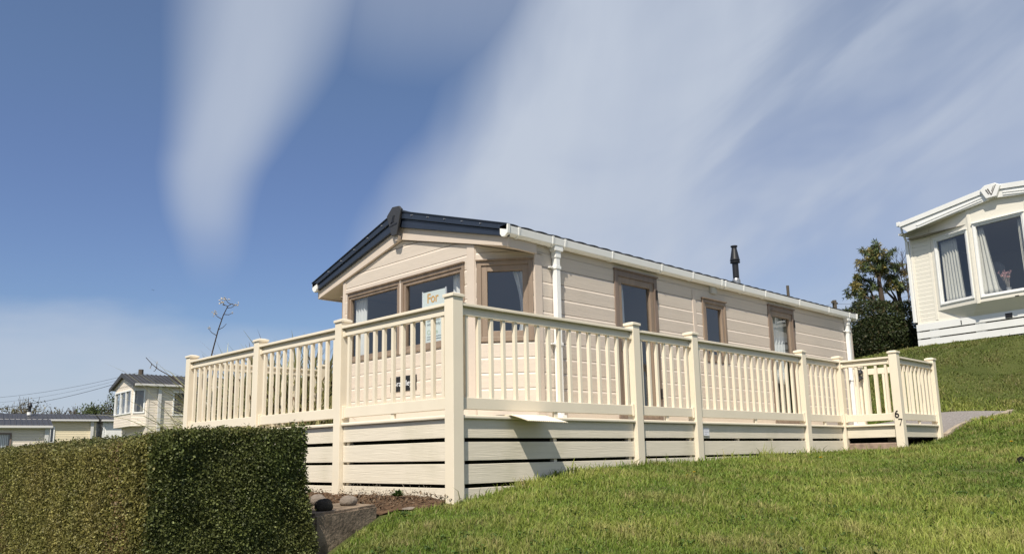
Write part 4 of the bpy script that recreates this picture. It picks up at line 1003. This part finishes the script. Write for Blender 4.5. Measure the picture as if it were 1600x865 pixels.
# roof and fascia
zl = lambda s, e, r: e + (r - e) * (1 - abs(s - RC) / (RC + .38))
fy2 = lambda p, t: (t, -p[0], p[1])
mb = MB(); e0, r0 = 2.95, 3.25
mb.prism([(.02, e0), (RC, r0), (RC, r0 - .04), (.02, e0 - .04)], fy2, -.30, DP + .1); mb.prism([(RC, r0), (WW + .12, e0), (WW + .12, e0 - .04), (RC, r0 - .04)], fy2, -.30, DP + .1); mb.build('roof', M['greyroof'], h2, O0)
mb = MB()
mb.prism([(.0, 3.0), (RC, 3.285), (RC, 3.175), (.0, 2.89)], fy2, -.36, -.26); mb.prism([(RC, 3.285), (WW + .12, 2.985), (WW + .12, 2.875), (RC, 3.175)], fy2, -.36, -.26)
mb.prism([(.01, 2.885), (RC, 3.17), (RC, 3.0), (.17, 2.735)], fy2, -.335, -.26); mb.prism([(RC, 3.17), (WW + .12, 2.87), (WW - .04, 2.715), (RC, 3.0)], fy2, -.335, -.26)
for sg in (0, 1):
    for dz in (.0, .055):
        pl = [(.40, 2.845 - dz), (RC - .22, 3.09 - dz), (RC - .22, 3.062 - dz), (.44, 2.818 - dz)]
        if sg: pl = [(WW - a, b_) for a, b_ in pl]
        mb.prism(pl, fy2, -.348, -.33)
fs2 = mb.build('fascia', wh, h2, O0, bevel=.004)
mb = MB(); mb.prism([(RC - .22, 3.235), (RC - .11, 3.31), (RC + .11, 3.31), (RC + .22, 3.235), (RC + .11, 3.01), (RC - .11, 3.01)], fy2, -.40, -.33); em = mb.build('ridge_finial', wh, h2, O0, bevel=.01)
mb = MB()
for x0_, x1_, y0_, y1_, w in ((-.10, -.045, 3.20, 3.09, .022), (-.06, .005, 3.21, 3.06, .024), (.115, .005, 3.26, 3.06, .024), (.07, .02, 3.24, 3.14, .02)):
    mb.prism([(RC + x0_, y0_), (RC + x0_ + w, y0_ + .012), (RC + x1_ + w, y1_), (RC + x1_, y1_)], fy2, -.404, -.397)
each(mb, 'emblem', mat('grey_emblem', (.13, .12, .11), .5), em, O0)
mb = MB(); mb.add([(-.26, .10, 2.72), (.3, .10, 2.72), (.3, -RC, 3.02), (-.26, -RC, 3.02)], [(0, 1, 2, 3)]); mb.add([(-.26, -WW - .10, 2.72), (.3, -WW - .10, 2.72), (.3, -RC, 3.02), (-.26, -RC, 3.02)], [(0, 1, 2, 3)]); mb.box(-.26, DP, 0, .10, 2.72, 2.76)
mb.build('soffit', CC, h2, O0)
mb = MB(); mb.box(-.34, DP, .0, .085, 2.93, 3.03); mb.tube([(-.20, .05, 2.93), (-.18, .05, 2.80), (-.10, .05, 2.68), (-.03, .06, 2.58)], .026, 8); gt2 = mb.build('gutter', wh, h2, O0, bevel=.006)
mb = MB(); mb.box(-.06, .01, .015, .085, .60, 2.60); mb.build('downpipe', wh, h2, O0, bevel=.005)
mb = MB(); mb.obox(WM, .78, .86, .0, .012, .795, .815); mb.obox(W2, 1.02, 1.04, .028, .05, .40, .50); mb.build('vent', M['black'], h2, O0)
# its white skirting
sk = thing('skirting', 'white slatted skirting boards under the cream home at the top of the grass slope', 'skirting', (15.554, 1.291, 1.954), R(-12))
Wk = Wf((-.02, .03, 0), (0, -1, 0), (-1, 0, 0))
for a, b_ in ((.385, .545), (.205, .355), (.03, .175), (-.35, -.0)):
    mb = MB(); mb.obox(Wk, 0, WW + .06, 0, .025, a, b_); mb.build('skirting_board', wh, sk, O0, bevel=.003)
mb = MB()
for s in (0, .30, 1.35, 2.5, 3.6): mb.obox(Wk, s, s + (.05 if s == 0 else .22), -.05, 0, -.35, .52)
each(mb, 'batten', wh, sk, O0)
mb = MB(); mb.obox(Wk, 2.02, 2.16, .025, .04, .40, .50); mb.build('air_vent', M['black'], sk, O0)
mb = MB(); mb.box(.0, DP, .03, .05, -.3, .55); mb.build('side_panel', wh, sk, O0)
# things behind its glass
h2M = Matrix.Translation((15.554, 1.291, 1.954)) @ Matrix.Rotation(R(-12), 4, 'Z')
def toW(W): return (h2M @ W[0], (h2M.to_3x3() @ W[1]), (h2M.to_3x3() @ W[2]))
zf2 = 0.0
G2 = 'cream curtains in the bay window of the cream home'
WAw, WMw = toW(WA), toW(WM)
MC2 = mat('ivory_curtain', (.74, .715, .64), .9, .1, var=.06)
def wp(W, s, o, z): return tuple(W[0] + W[1] * s + W[2] * o + Z * z)
curtain('curtain', WAw, .18, .60, -.13, zf2 + .92, zf2 + 2.40, 6, 'full pleated curtain in the angled left window of the cream home', G2, wp(WAw, .4, 0, 3), m=MC2, taper=.10)
curtain('curtain', WMw, .10, .24, -.12, zf2 + .92, zf2 + 2.46, 3, 'tied curtain at the left of the wide bay window beside the vase', G2, wp(WMw, .2, 0, 3), m=MC2, taper=.22)
curtain('curtain', WMw, 1.06, .96, -.12, zf2 + .92, zf2 + 2.46, 3, 'curtain cut off by the right edge of the picture in the wide bay window', G2, wp(WMw, 1, 0, 3), m=MC2, taper=.02)
t = thing('armchair', 'grey high backed armchair behind the angled window of the cream home', 'armchair', wp(toW(W2), 1.25, -.55, .62), R(-40))
mb = MB(); mb.prism([(-.32, .35), (-.34, .85), (-.26, 1.12), (-.1, 1.24), (.1, 1.24), (.26, 1.12), (.34, .85), (.32, .35)], lambda p, q: (q + .12 * (p[1] - .35), p[0], p[1]), .25, .37); mb.build('backrest', M['chair'], t, bevel=.03)
mb = MB(); mb.box(-.35, .3, -.3, .3, .25, .46); mb.build('seat', M['chair'], t, bevel=.04)
for s in (-1, 1): mb = MB(); mb.box(-.35, .32, s * .30, s * .42, .1, .62); each(mb, 'armrest', M['chair'], t, bevel=.04)
mb = MB(); mb.box(-.3, .3, -.35, .35, 0, .12); mb.build('base', M['wooddark'], t)
vp_ = wp(WMw, .60, -.16, .80)
t = thing('flower_vase', 'clear vase of pink dried flowers on the sill of the cream home bay window', 'vase of flowers', vp_)
mb = MB(); mb.lathe((0, 0, 0), [(.04, 0), (.05, .03), (.045, .2), (.055, .24)], 14); mb.build('vase', mat('pale_vase', (.5, .5, .5), .2), t)
mb = MB(); pk = MB()
for k in range(22):
    a = rng.uniform(0, 6.28); rr = rng.uniform(.03, .16); hh = rng.uniform(.40, .66) - rr * .4; e = Vector((rr * math.cos(a), rr * math.sin(a), hh)); mb.tube([(0, 0, .1), (e.x * .35, e.y * .35, hh * .6), e], [.003, .0025, .002], 4)
    if k % 1 == 0:
        for q in range(7): c = e + Vector((rng.normal(), rng.normal(), rng.normal())) * .012; pk.tube([c, c + Vector((rng.normal(), rng.normal(), rng.normal())).normalized() * .018], [.006, .003], 5)
mb.build('stems', M['seed'], t); pk.build('blossom', M['pink'], t)
mb = MB(); mb.box(-.14, .14, -.05, .05, 0, .10); cu = mb.build('cushion', M['blue'], None, (0, 0, 0), bevel=.035); cu.location = wp(WMw, .33, -.28, .82); cu.rotation_euler = (0, 0, R(78)); tag(cu, 'pale blue cushion by the curtain in the cream home bay window', 'cushion')
for s_, lb_ in ((.95, 'left white cup on the sill at the right edge of the bay window'), (1.03, 'right white cup on the sill at the right edge of the bay window')):
    mb = MB(); mb.lathe((0, 0, 0), [(.03, 0), (.045, .01), (.05, .11), (.044, .11), (.04, .02)], 14); c_ = mb.build('cup', wh, None); c_.location = wp(WMw, s_, -.17, .80); tag(c_, lb_, 'cup', 'cups on the bay window sill')

# ================================================================== HOMES FAR TO THE LEFT
def dark_window(parent, W, s0, s1, z0, z1, fm, fw=.05, bars=(), cur=None):
    a = MB(); ring(a, W, s0, s1, z0, z1, fw, -.03, .035)
    for q in bars: a.obox(W, q - .03, q + .03, -.03, .03, z0 + fw, z1 - fw)
    fr = a.build('window', fm, parent, O0, bevel=.003)
    P, u, n = W
    c = MB(); c.add([P + u * x - n * .02 + Z * z for x, z in ((s0 + fw * .5, z0 + fw * .5), (s1 - fw * .5, z0 + fw * .5), (s1 - fw * .5, z1 - fw * .5), (s0 + fw * .5, z1 - fw * .5))], [(0, 1, 2, 3)]); c.build('pane', M['glass'], fr, O0)
    c = MB(); c.obox(W, s0 + .01, s1 - .01, -.30, -.26, z0, z1); c.build('dim_room_backing', M['inside'], fr, O0)  # flat panel added behind the glass, standing in for the dim room
    if cur: c = MB(); [c.obox(W, cur[0] + k * .05, cur[0] + k * .05 + .035, -.08, -.06 - .01 * (k % 2), z0 + .05, z1 - .05) for k in range(int((cur[1] - cur[0]) / .05))]; c.build('net_curtain', M['curtain'], fr, O0)
def far_home(name, label, loc, rz, L, Wd, zf, ze, zr, cm, rm, gm_, pitch=.10, front=None, x_wins=(), pipes=(), end_trim=True, tile=False, frame=M['white'], door=None):
    """long side (y=0 plane) faces -y; x runs 0..L; gable ends at x=0 and x=L; z relative to loc"""
    t = thing(name, label, 'mobile home', loc, rz)
    kk = dict(pitch=pitch, bev=.022, dep=.012, lip=.008, base=zf)
    WSs = Wf((0, 0, 0), (1, 0, 0), (0, -1, 0)); WFf = Wf((0, 0, 0), (0, 1, 0), (-1, 0, 0))
    ops = [(a, b_, c, d_) for a, b_, c, d_ in x_wins] + ([door] if door else [])
    x0 = front['cut'] if front else 0
    mb = MB(); clad(mb, WSs, x0, L, zf, ze, ops, **kk); mb.build('wall', cm, t, O0)
    mb = MB(); clad(mb, Wf((0, Wd, 0), (1, 0, 0), (0, 1, 0)), x0, L, zf, ze, **kk); mb.build('wall', cm, t, O0)
    sl = (zr - ze) / (Wd / 2); cr = ((0, 0, ze + .03), (0, -sl, 1)); clf = ((0, Wd, ze + .03), (0, sl, 1))
    mb = MB(); clad(mb, Wf((L, 0, 0), (0, 1, 0), (1, 0, 0)), 0, Wd, zf, zr, **kk); mb.build('wall', cm, t, O0, clips=(cr, clf))
    if front:
        c = front['cut']; zb_ = front['zb']; zt2 = front['zt']; sw_ = c * 1.0
        Wc = Wf((0, sw_, 0), (0, 1, 0), (-1, 0, 0)); Lc = Wd - 2 * sw_
        Wr = Wf((c, 0, 0), (-c, sw_, 0), (-sw_, -c, 0)); Lr = math.hypot(c, sw_); Wl = Wf((0, Wd - sw_, 0), (c, sw_, 0), (-sw_, c, 0))
        opc = [(.04, Lc - .04, zb_, zt2)]; opr = [(.07, Lr - .07, zb_, zt2)]
        for W_, L_, o_ in ((Wc, Lc, opc), (Wr, Lr, opr), (Wl, Lr, opr)):
            mb = MB(); clad(mb, W_, 0, L_, zf + .25, ze + .02, o_, **kk); mb.build('wall', cm, t, O0)
            dark_window(t, W_, *o_[0], frame, .05, bars=([o_[0][0] + (o_[0][1] - o_[0][0]) * q for q in (.33, .66)] if L_ > 1.3 else ()))
        mb = MB(); clad(mb, WFf, 0, Wd, ze - .02, zr, **kk); g_ = mb.build('gable', cm, t, O0, clips=(cr, clf)); 
        mb = MB(); mb.add([(-.0, 0, ze), (c, 0, ze), (0, sw_, ze)], [(0, 1, 2)]); mb.add([(c, 0, zf + .25), (0, sw_, zf + .25), (0, Wd - sw_, zf + .25), (c, Wd, zf + .25)], [(0, 1, 2, 3)]); mb.box(c, c + .05, .1, Wd - .1, zf - .5, zf + .25); mb.build('soffit', cm, t, O0)
    else:
        mb = MB(); clad(mb, WFf, 0, Wd, zf, zr, **kk); mb.build('wall', cm, t, O0, clips=(cr, clf))
    for a, b_, c, d_ in x_wins: dark_window(t, WSs, a, b_, c, d_, frame, cur=(a + .05, b_ - .05) if label.startswith('low') else None)
    if door:
        mb = MB(); mb.obox(WSs, door[0], door[1], -.03, .02, door[2], door[3]); dr = mb.build('door', M['white'], t, O0, bevel=.01); mb = MB(); mb.obox(WSs, door[0] + .06, door[0] + .10, .02, .06, door[2] + 1.0, door[2] + 1.12); mb.build('handle', M['black'], dr, O0)
    fyy = lambda p, q: (q, p[0], p[1]); ov = .12; zo = ze - sl * ov
    mb = MB(); n_ = int(L / .16)
    for (ya, za, yb, zb2) in ((-ov, zo, Wd / 2, zr + .03), (Wd + ov, zo, Wd / 2, zr + .03)):
        mb.prism([(ya, za + .05), (yb, zb2 + .03), (yb, zb2 - .02), (ya, za)], fyy, -.08, L + .08)
        for k in range(n_): x = -.08 + (L + .16) * (k + .5) / n_; mb.prism([(ya, za + .075), (yb, zb2 + .055), (yb, zb2 + .02), (ya, za + .04)], fyy, x - .02, x + .02)
    rf = mb.build('roof', rm, t, O0)
    mb = MB(); mb.prism([(-ov - .01, zo + .07), (Wd / 2, zr + .08), (Wd / 2, zr - .07), (-ov - .01, zo - .05)], fyy, -.13, -.08); mb.prism([(Wd / 2, zr + .08), (Wd + ov, zo + .07), (Wd + ov, zo - .05), (Wd / 2, zr - .07)], fyy, -.13, -.08); mb.build('barge_board', rm, t, O0)
    mb = MB(); mb.box(-.08, L + .08, -ov - .09, -ov + .02, zo - .03, zo + .05); g_ = mb.build('gutter', gm_, t, O0, bevel=.01)
    if pipes:
        for x in pipes: mb = MB(); mb.box(x - .06, x + .06, -.1, -.02, zf, zo); mb.build('downpipe', gm_, t, O0, bevel=.006)
    if end_trim: mb = MB(); mb.box(L - .10, L + .012, -.02, .03, zf, ze); mb.box(x0, x0 + .07, -.015, .03, zf, ze); each(mb, 'corner_trim', cm, t, O0)
    mb = MB(); mb.box(x0 + .1, L, .06, Wd - .06, zf - .7, zf + .02); mb.build('skirting', M['inside'], t, O0)
    return t
far_home('mobile_home', 'small cream mobile home with grey roof and white framed bay left of the deck railing', (6.484, 25.81, .45), R(-4), 9.0, 3.1, .28, 2.06, 2.52, M['creamd'], M['greyroof'], M['greygutter'],
         front=dict(cut=.42, zb=1.0, zt=1.90), x_wins=[(1.35, 2.35, .92, 1.84)], pipes=(.85, 8.5))
f4 = far_home('mobile_home', 'long yellowish cream mobile home with flat grey roof behind the hedge', (2.45, 34.55, -.62), R(-12), 5.25, 3.6, .0, 2.14, 2.44, M['yellowc'], M['greyroof'], M['greygutter'], x_wins=[(3.46, 3.66, 1.15, 1.85)], pipes=(5.1,))
f5 = far_home('mobile_home', 'white walled mobile home end with door between the yellowish home and the bay window home', (7.85, 33.40, -.62), R(-12), 4.0, 3.6, .0, 2.14, 2.44, M['white'], M['greyroof'], M['greygutter'], door=(.12, 1.0, .05, 2.0))
fl = MB(); fl.lathe((2.68, 2.2 - 1.2, 2.40), [(.09, 0), (.09, .13)], 12); fo = fl.build('flue', M['white'], f4, O0); fl = MB(); fl.lathe((2.68, 1.0, 2.53), [(.06, 0), (.06, .22), (.1, .23), (.1, .28), (.05, .42)], 12); fl.build('cowl', M['black'], fo, O0)
far_home('mobile_home', 'low beige mobile home with ribbed grey roof at the left edge behind the hedge', (-2.5, 26.15, -1.35), R(-12), 6.1, 3.2, .0, 2.22, 2.48, M['creamd'], M['greyroof'], M['greygutter'], x_wins=[(4.2, 5.03, 1.0, 2.02)], frame=M['wooddark'], pipes=(6.02,))
# poles and wires
def pole(name, top, base_z, r, label, arm=None):
    t = thing(name, label, 'pole', (top[0], top[1], base_z)); mb = MB(); mb.tube([(0, 0, 0), (0, 0, top[2] - base_z)], [r * 1.2, r], 8); mb.build('shaft', M['pole'], t)
    if arm: mb = MB(); mb.box(-arm, arm, -.06, .06, top[2] - base_z - .25, top[2] - base_z - .12); mb.build('crossarm', M['pole'], t)
def P3(x, y, d_): v = pxp(x, y, d_); return (v.x, v.y, v.z)
pA = P3(220.5, 577, 42); pole('utility_pole', pA, -.5, .13, 'wooden pole showing above the roof of the bay window home')
pB = P3(1230.5, 446, 30); pole('utility_pole', pB, 1.5, .055, 'thin pole end sticking up beyond the long roof right of the black flue')
pC = P3(1303.5, 469, 60); pole('utility_pole', pC, 2.5, .16, 'pole with crossarm at the far end of the gutter left of the pines', .45)
def wire(a, b_, sag, label, r=.012):
    a = Vector(a); b_ = Vector(b_); pts = []
    for k in range(17): t_ = k / 16; p = a.lerp(b_, t_); p.z -= sag * 4 * t_ * (1 - t_); pts.append(p - a)
    mb = MB(); mb.tube(pts, r * .6, 4); o = mb.build('overhead_wire', M['black']); o.location = a; tag(o, label, 'wire', 'overhead wires')
wire(P3(-60, 624, 50), P3(222, 580, 42), .3, 'highest overhead wire crossing the sky behind the far left homes')
wire(P3(-60, 632, 50), P3(222, 583, 42), .35, 'middle overhead wire crossing the sky behind the far left homes', .009)
wire(P3(-60, 641, 50), P3(222, 586, 42), .4, 'lowest and thickest overhead wire behind the far left homes', .018)
wire(P3(222, 583, 42), P3(420, 588, 60), .3, 'overhead wire running right from the pole towards the flax stalk', .012)
wire(P3(1303, 474, 60), P3(1420, 462, 75), .3, 'overhead wire from the crossarm pole to behind the pines', .018)
wire(P3(1303, 474, 60), P3(1180, 474, 45), .3, 'overhead wire from the crossarm pole running behind the long roof', .012)
# shrubs and small trees behind the far homes
FT = 'far shrubs behind the homes on the left'
def farshrub(x, y, d_, w, h, n, label, col, size=.12, bare=False):
    c = pxp(x, y, d_); b0 = Vector((c.x, c.y, c.z - h * 1.6)); t = thing('shrub', label, 'shrub', b0, 0, FT)
    mb = MB()
    for k in range(10 if not bare else 22):
        a = rng.uniform(-1, 1); mb.tube([(0, 0, 0), LATD * a * w * .5 + Z * h * 1.0, LATD * a * w * rng.uniform(.8, 1.1) + Z * h * rng.uniform(1.3, 2.1)], [.04, .02, .008], 4)
    mb.build('trunk', M['drystalk'], t)
    P, N = ell(n, (0, 0, h * 1.3), (w, w * .6, h * .62), shell=.5); P += rng.normal(size=P.shape) * .12
    keep = fbm(P, 1.8, int(x)) > -.15; P = P[keep]; N = N[keep]; tn = np.array(col) * rng.uniform(.5, 1.5, (len(P), 1)); V, F, T = leaves(P, N, size, tn, spread=1.2); npmesh('crown', V, F, M['leaf'], T, t)
farshrub(25, 640, 55, 1.6, 1.1, 900, 'grey bushy shrub top behind the left end of the long grey roof', (.13, .12, .075), .13, True)
farshrub(48, 634, 50, 1.2, 1.3, 900, 'bare twiggy shrub left of the small black flue', (.15, .135, .085), .11, True)
farshrub(90, 642, 52, .9, .7, 350, 'low twiggy shrub just right of the small black flue', (.12, .11, .07), .11, True)
farshrub(120, 640, 52, .8, .7, 260, 'sparse bare shrub over the middle of the long grey roof', (.12, .11, .08), .1, True)
farshrub(146, 638, 46, .75, .7, 1100, 'leafy small tree with flat crown over the grey roof', (.085, .11, .04), .12)
farshrub(164, 636, 46, .35, .7, 420, 'leafy tree top between the flat crown and the bay window home', (.085, .11, .04), .12)
farshrub(176, 632, 42, .45, 1.3, 1300, 'taller leafy shrub against the gable of the bay window home', (.09, .11, .045), .11)
# distant bird
mb = MB(); mb.add([(0, 0, 0), (.25, 0, .08), (.5, .02, .02), (.22, .08, .02), (-.25, 0, .10), (-.5, .02, .03), (-.22, .08, .02), (0, .22, 0), (0, -.15, .0), (.0, .03, -.07)], [(0, 8, 1), (0, 1, 2, 3), (0, 4, 8), (0, 5, 4), (0, 6, 5), (0, 3, 7), (0, 7, 6), (8, 9, 7)])
bd = mb.build('bird', M['black']); bd.location = P3(239, 453, 110); bd.scale = (.5, .5, .5); bd.rotation_euler = (0, R(20), R(-30)); tag(bd, 'tiny dark bird flying high in the blue sky at the left', 'bird')

# ================================================================== SKY AND SUN
SUNL = Vector((.66, .35, -1.0)).normalized()       # direction the light travels
sd = -SUNL; el = math.asin(sd.z); az = math.atan2(sd.x, sd.y)
sl_ = bpy.data.lights.new('sun', 'SUN'); sl_.energy = 5.0; sl_.angle = R(.55); sl_.color = (1, .925, .80)
so_ = bpy.data.objects.new('sun', sl_); COL.objects.link(so_); so_.rotation_euler = SUNL.to_track_quat('-Z', 'Y').to_euler(); so_.location = (-20, -12, 30)
w = bpy.data.worlds.new('World'); sc.world = w; w.use_nodes = True; nt = w.node_tree; bgN = nt.nodes['Background']
sky = nt.nodes.new('ShaderNodeTexSky'); sky.sky_type = 'NISHITA'; sky.sun_disc = False; sky.sun_elevation = el; sky.sun_rotation = az; sky.altitude = 20; sky.air_density = 1.0; sky.dust_density = .35; sky.ozone_density = 2.2
L_ = nt.links.new
def mth(op, a, b=None, c=None, clamp=False):
    n = nt.nodes.new('ShaderNodeMath'); n.operation = op; n.use_clamp = clamp
    for i, v in enumerate((a, b, c)):
        if v is None: continue
        if isinstance(v, (int, float)): n.inputs[i].default_value = v
        else: L_(v, n.inputs[i])
    return n.outputs[0]
def curve(x, pts, lo, hi):
    """piecewise linear y(x)"""
    xn = mth('DIVIDE', mth('SUBTRACT', x, lo), hi - lo, clamp=True)
    n = nt.nodes.new('ShaderNodeFloatCurve'); L_(xn, n.inputs['Value']); c = n.mapping.curves[0]
    ys_ = [p[1] for p in pts]; mn, mx = min(ys_), max(ys_); sp_ = max(mx - mn, 1e-6)
    P_ = [((p[0] - lo) / (hi - lo), (p[1] - mn) / sp_) for p in pts]
    while len(c.points) < len(P_): c.points.new(.5, .5)
    for q, p in zip(c.points, P_): q.location = p; q.handle_type = 'AUTO_CLAMPED'
    n.mapping.update(); return mth('MULTIPLY_ADD', n.outputs[0], sp_, mn)
tc = nt.nodes.new('ShaderNodeTexCoord'); sx = nt.nodes.new('ShaderNodeSeparateXYZ'); L_(tc.outputs['Generated'], sx.inputs[0])
X, Y, Zc = sx.outputs
AZ = mth('MULTIPLY', mth('ARCTAN2', X, Y), 57.29578); EL = mth('MULTIPLY', mth('ARCSINE', Zc), 57.29578)
def wnoise(sx_, sy_, scale=1, det=4, rot=0, dist=0.0):
    """noise on the (azimuth, elevation) sheet of the sky, stretched along streaks"""
    cb = nt.nodes.new('ShaderNodeCombineXYZ'); L_(AZ, cb.inputs[0]); L_(EL, cb.inputs[1])
    vr = nt.nodes.new('ShaderNodeVectorRotate'); vr.rotation_type = 'Z_AXIS'; vr.inputs['Angle'].default_value = R(rot); L_(cb.outputs[0], vr.inputs['Vector'])
    mp = nt.nodes.new('ShaderNodeMapping'); mp.inputs['Scale'].default_value = (sx_, sy_, 1); L_(vr.outputs[0], mp.inputs['Vector'])
    n = nt.nodes.new('ShaderNodeTexNoise'); n.inputs['Scale'].default_value = scale; n.inputs['Detail'].default_value = det; n.inputs['Distortion'].default_value = dist; n.inputs['Roughness'].default_value = .5
    L_(mp.outputs[0], n.inputs['Vector']); return n.outputs['Fac']
def sstep(x, a, b_):
    n = nt.nodes.new('ShaderNodeMapRange'); n.interpolation_type = 'SMOOTHERSTEP'; L_(x, n.inputs['Value'])
    for k, v in (('From Min', a), ('From Max', b_)):
        if isinstance(v, (int, float)): n.inputs[k].default_value = v
        else: L_(v, n.inputs[k])
    return n.outputs['Result']
wob = mth('MULTIPLY', mth('SUBTRACT', wnoise(.10, .035, 1, 3, 8), .5), 5.0)
# streak 1: a feathered cirrus plume widening upwards
c1 = curve(EL, [(8, 23.6), (13, 23.5), (17.5, 23.1), (21, 23.9), (24, 24.9), (28, 26.0), (34, 27.5)], 8, 34)
w1 = curve(EL, [(8, 2.5), (13, 3.4), (17.5, 4.2), (21, 5.3), (24, 6.6), (28, 8.4), (34, 11)], 8, 34)
d1 = mth('DIVIDE', mth('SUBTRACT', mth('ADD', AZ, mth('MULTIPLY', wob, .12)), c1), w1)
m1 = mth('MULTIPLY', sstep(d1, -1.0, -.05), mth('SUBTRACT', 1, sstep(d1, .0, 1.15)))
m1 = mth('MULTIPLY', m1, curve(EL, [(8, 0), (10.5, .05), (14, .30), (18, .66), (24, .76), (34, .74)], 8, 34))
# broad veil over the right two thirds
e2 = curve(EL, [(8, 35.5), (13, 35.5), (18.5, 37.6), (23.8, 41.8), (28.9, 44.3), (34, 47.3)], 8, 34)
d2 = mth('SUBTRACT', mth('ADD', AZ, wob), e2)
m2 = mth('MULTIPLY', sstep(d2, -5.5, 5.0), curve(AZ, [(30, .98), (46, .98), (55, .88), (66, .80), (80, .74), (100, .70)], 30, 100))
st = sstep(wnoise(.05, .085, 1, 4, -30, .8), .34, .70)
st2 = sstep(wnoise(.045, .16, 1, 4, -28, .6), .36, .68)
patch_ = mth('MULTIPLY', sstep(AZ, 50, 66), mth('MULTIPLY_ADD', st2, -.36, .24))
m2 = mth('MULTIPLY', m2, mth('SUBTRACT', mth('MULTIPLY_ADD', st, .22, .80), patch_))
# faint veil between the plume and the big cloud near the top, thin cloud low on the left
m6 = mth('MULTIPLY', sstep(AZ, 0, -45), .62)  # unseen veil outside the view, added to grey the sky in window reflections
m3 = mth('MULTIPLY', mth('MULTIPLY', sstep(AZ, 28, 36), sstep(EL, 22, 33)), .36)
lowe = mth('ADD', EL, mth('MULTIPLY', mth('SUBTRACT', wnoise(.07, .22, 1, 5, -6), .5), 9))
m4 = mth('MULTIPLY', mth('SUBTRACT', 1, sstep(lowe, 4.5, 12.0)), mth('SUBTRACT', .74, mth('MULTIPLY', sstep(AZ, 18, 32), .22)))
m5 = mth('MULTIPLY', mth('SUBTRACT', 1, sstep(mth('ABSOLUTE', mth('SUBTRACT', lowe, 3.4)), .2, 1.1)), mth('MULTIPLY', mth('SUBTRACT', 1, sstep(AZ, 11, 15)), .35))
cm_ = mth('MAXIMUM', mth('MAXIMUM', m1, m2), mth('MAXIMUM', mth('MAXIMUM', m3, m6), m4), clamp=True)
fine = mth('MULTIPLY_ADD', wnoise(.35, .09, 1, 6, 14), .20, .90)
cm_ = mth('MAXIMUM', mth('MULTIPLY', cm_, fine, clamp=True), .07)
# short condensation trail
ct = mth('SUBTRACT', EL, mth('MULTIPLY_ADD', AZ, .22, 13.2))
mix = nt.nodes.new('ShaderNodeMix'); mix.data_type = 'RGBA'; L_(cm_, mix.inputs['Factor'])
grd = nt.nodes.new('ShaderNodeMix'); grd.data_type = 'RGBA'; grd.blend_type = 'MULTIPLY'; grd.inputs['Factor'].default_value = 1
L_(sky.outputs[0], grd.inputs['A']); gv = nt.nodes.new('ShaderNodeCombineXYZ')
for i_, v_ in enumerate(((.53, .56, .555, .58, .60), (.59, .62, .61, .665, .68), (.65, .73, .77, .785, .79))): L_(curve(EL, list(zip((0, 8, 16, 27, 90), v_)), 0, 90), gv.inputs[i_])
L_(gv.outputs[0], grd.inputs['B'])
L_(grd.outputs['Result'], mix.inputs['A']); mix.inputs['B'].default_value = (3.95, 4.4, 5.2, 1)
L_(mix.outputs['Result'], bgN.inputs['Color']); bgN.inputs['Strength'].default_value = .11

sc.view_settings.view_transform = 'Standard'; sc.view_settings.look = 'None'; sc.view_settings.exposure = .28; sc.view_settings.gamma = 1
sc.render.engine = 'CYCLES'
sc.cycles.max_bounces = 6; sc.cycles.diffuse_bounces = 3; sc.cycles.transparent_max_bounces = 12
sc.cycles.use_denoising = True
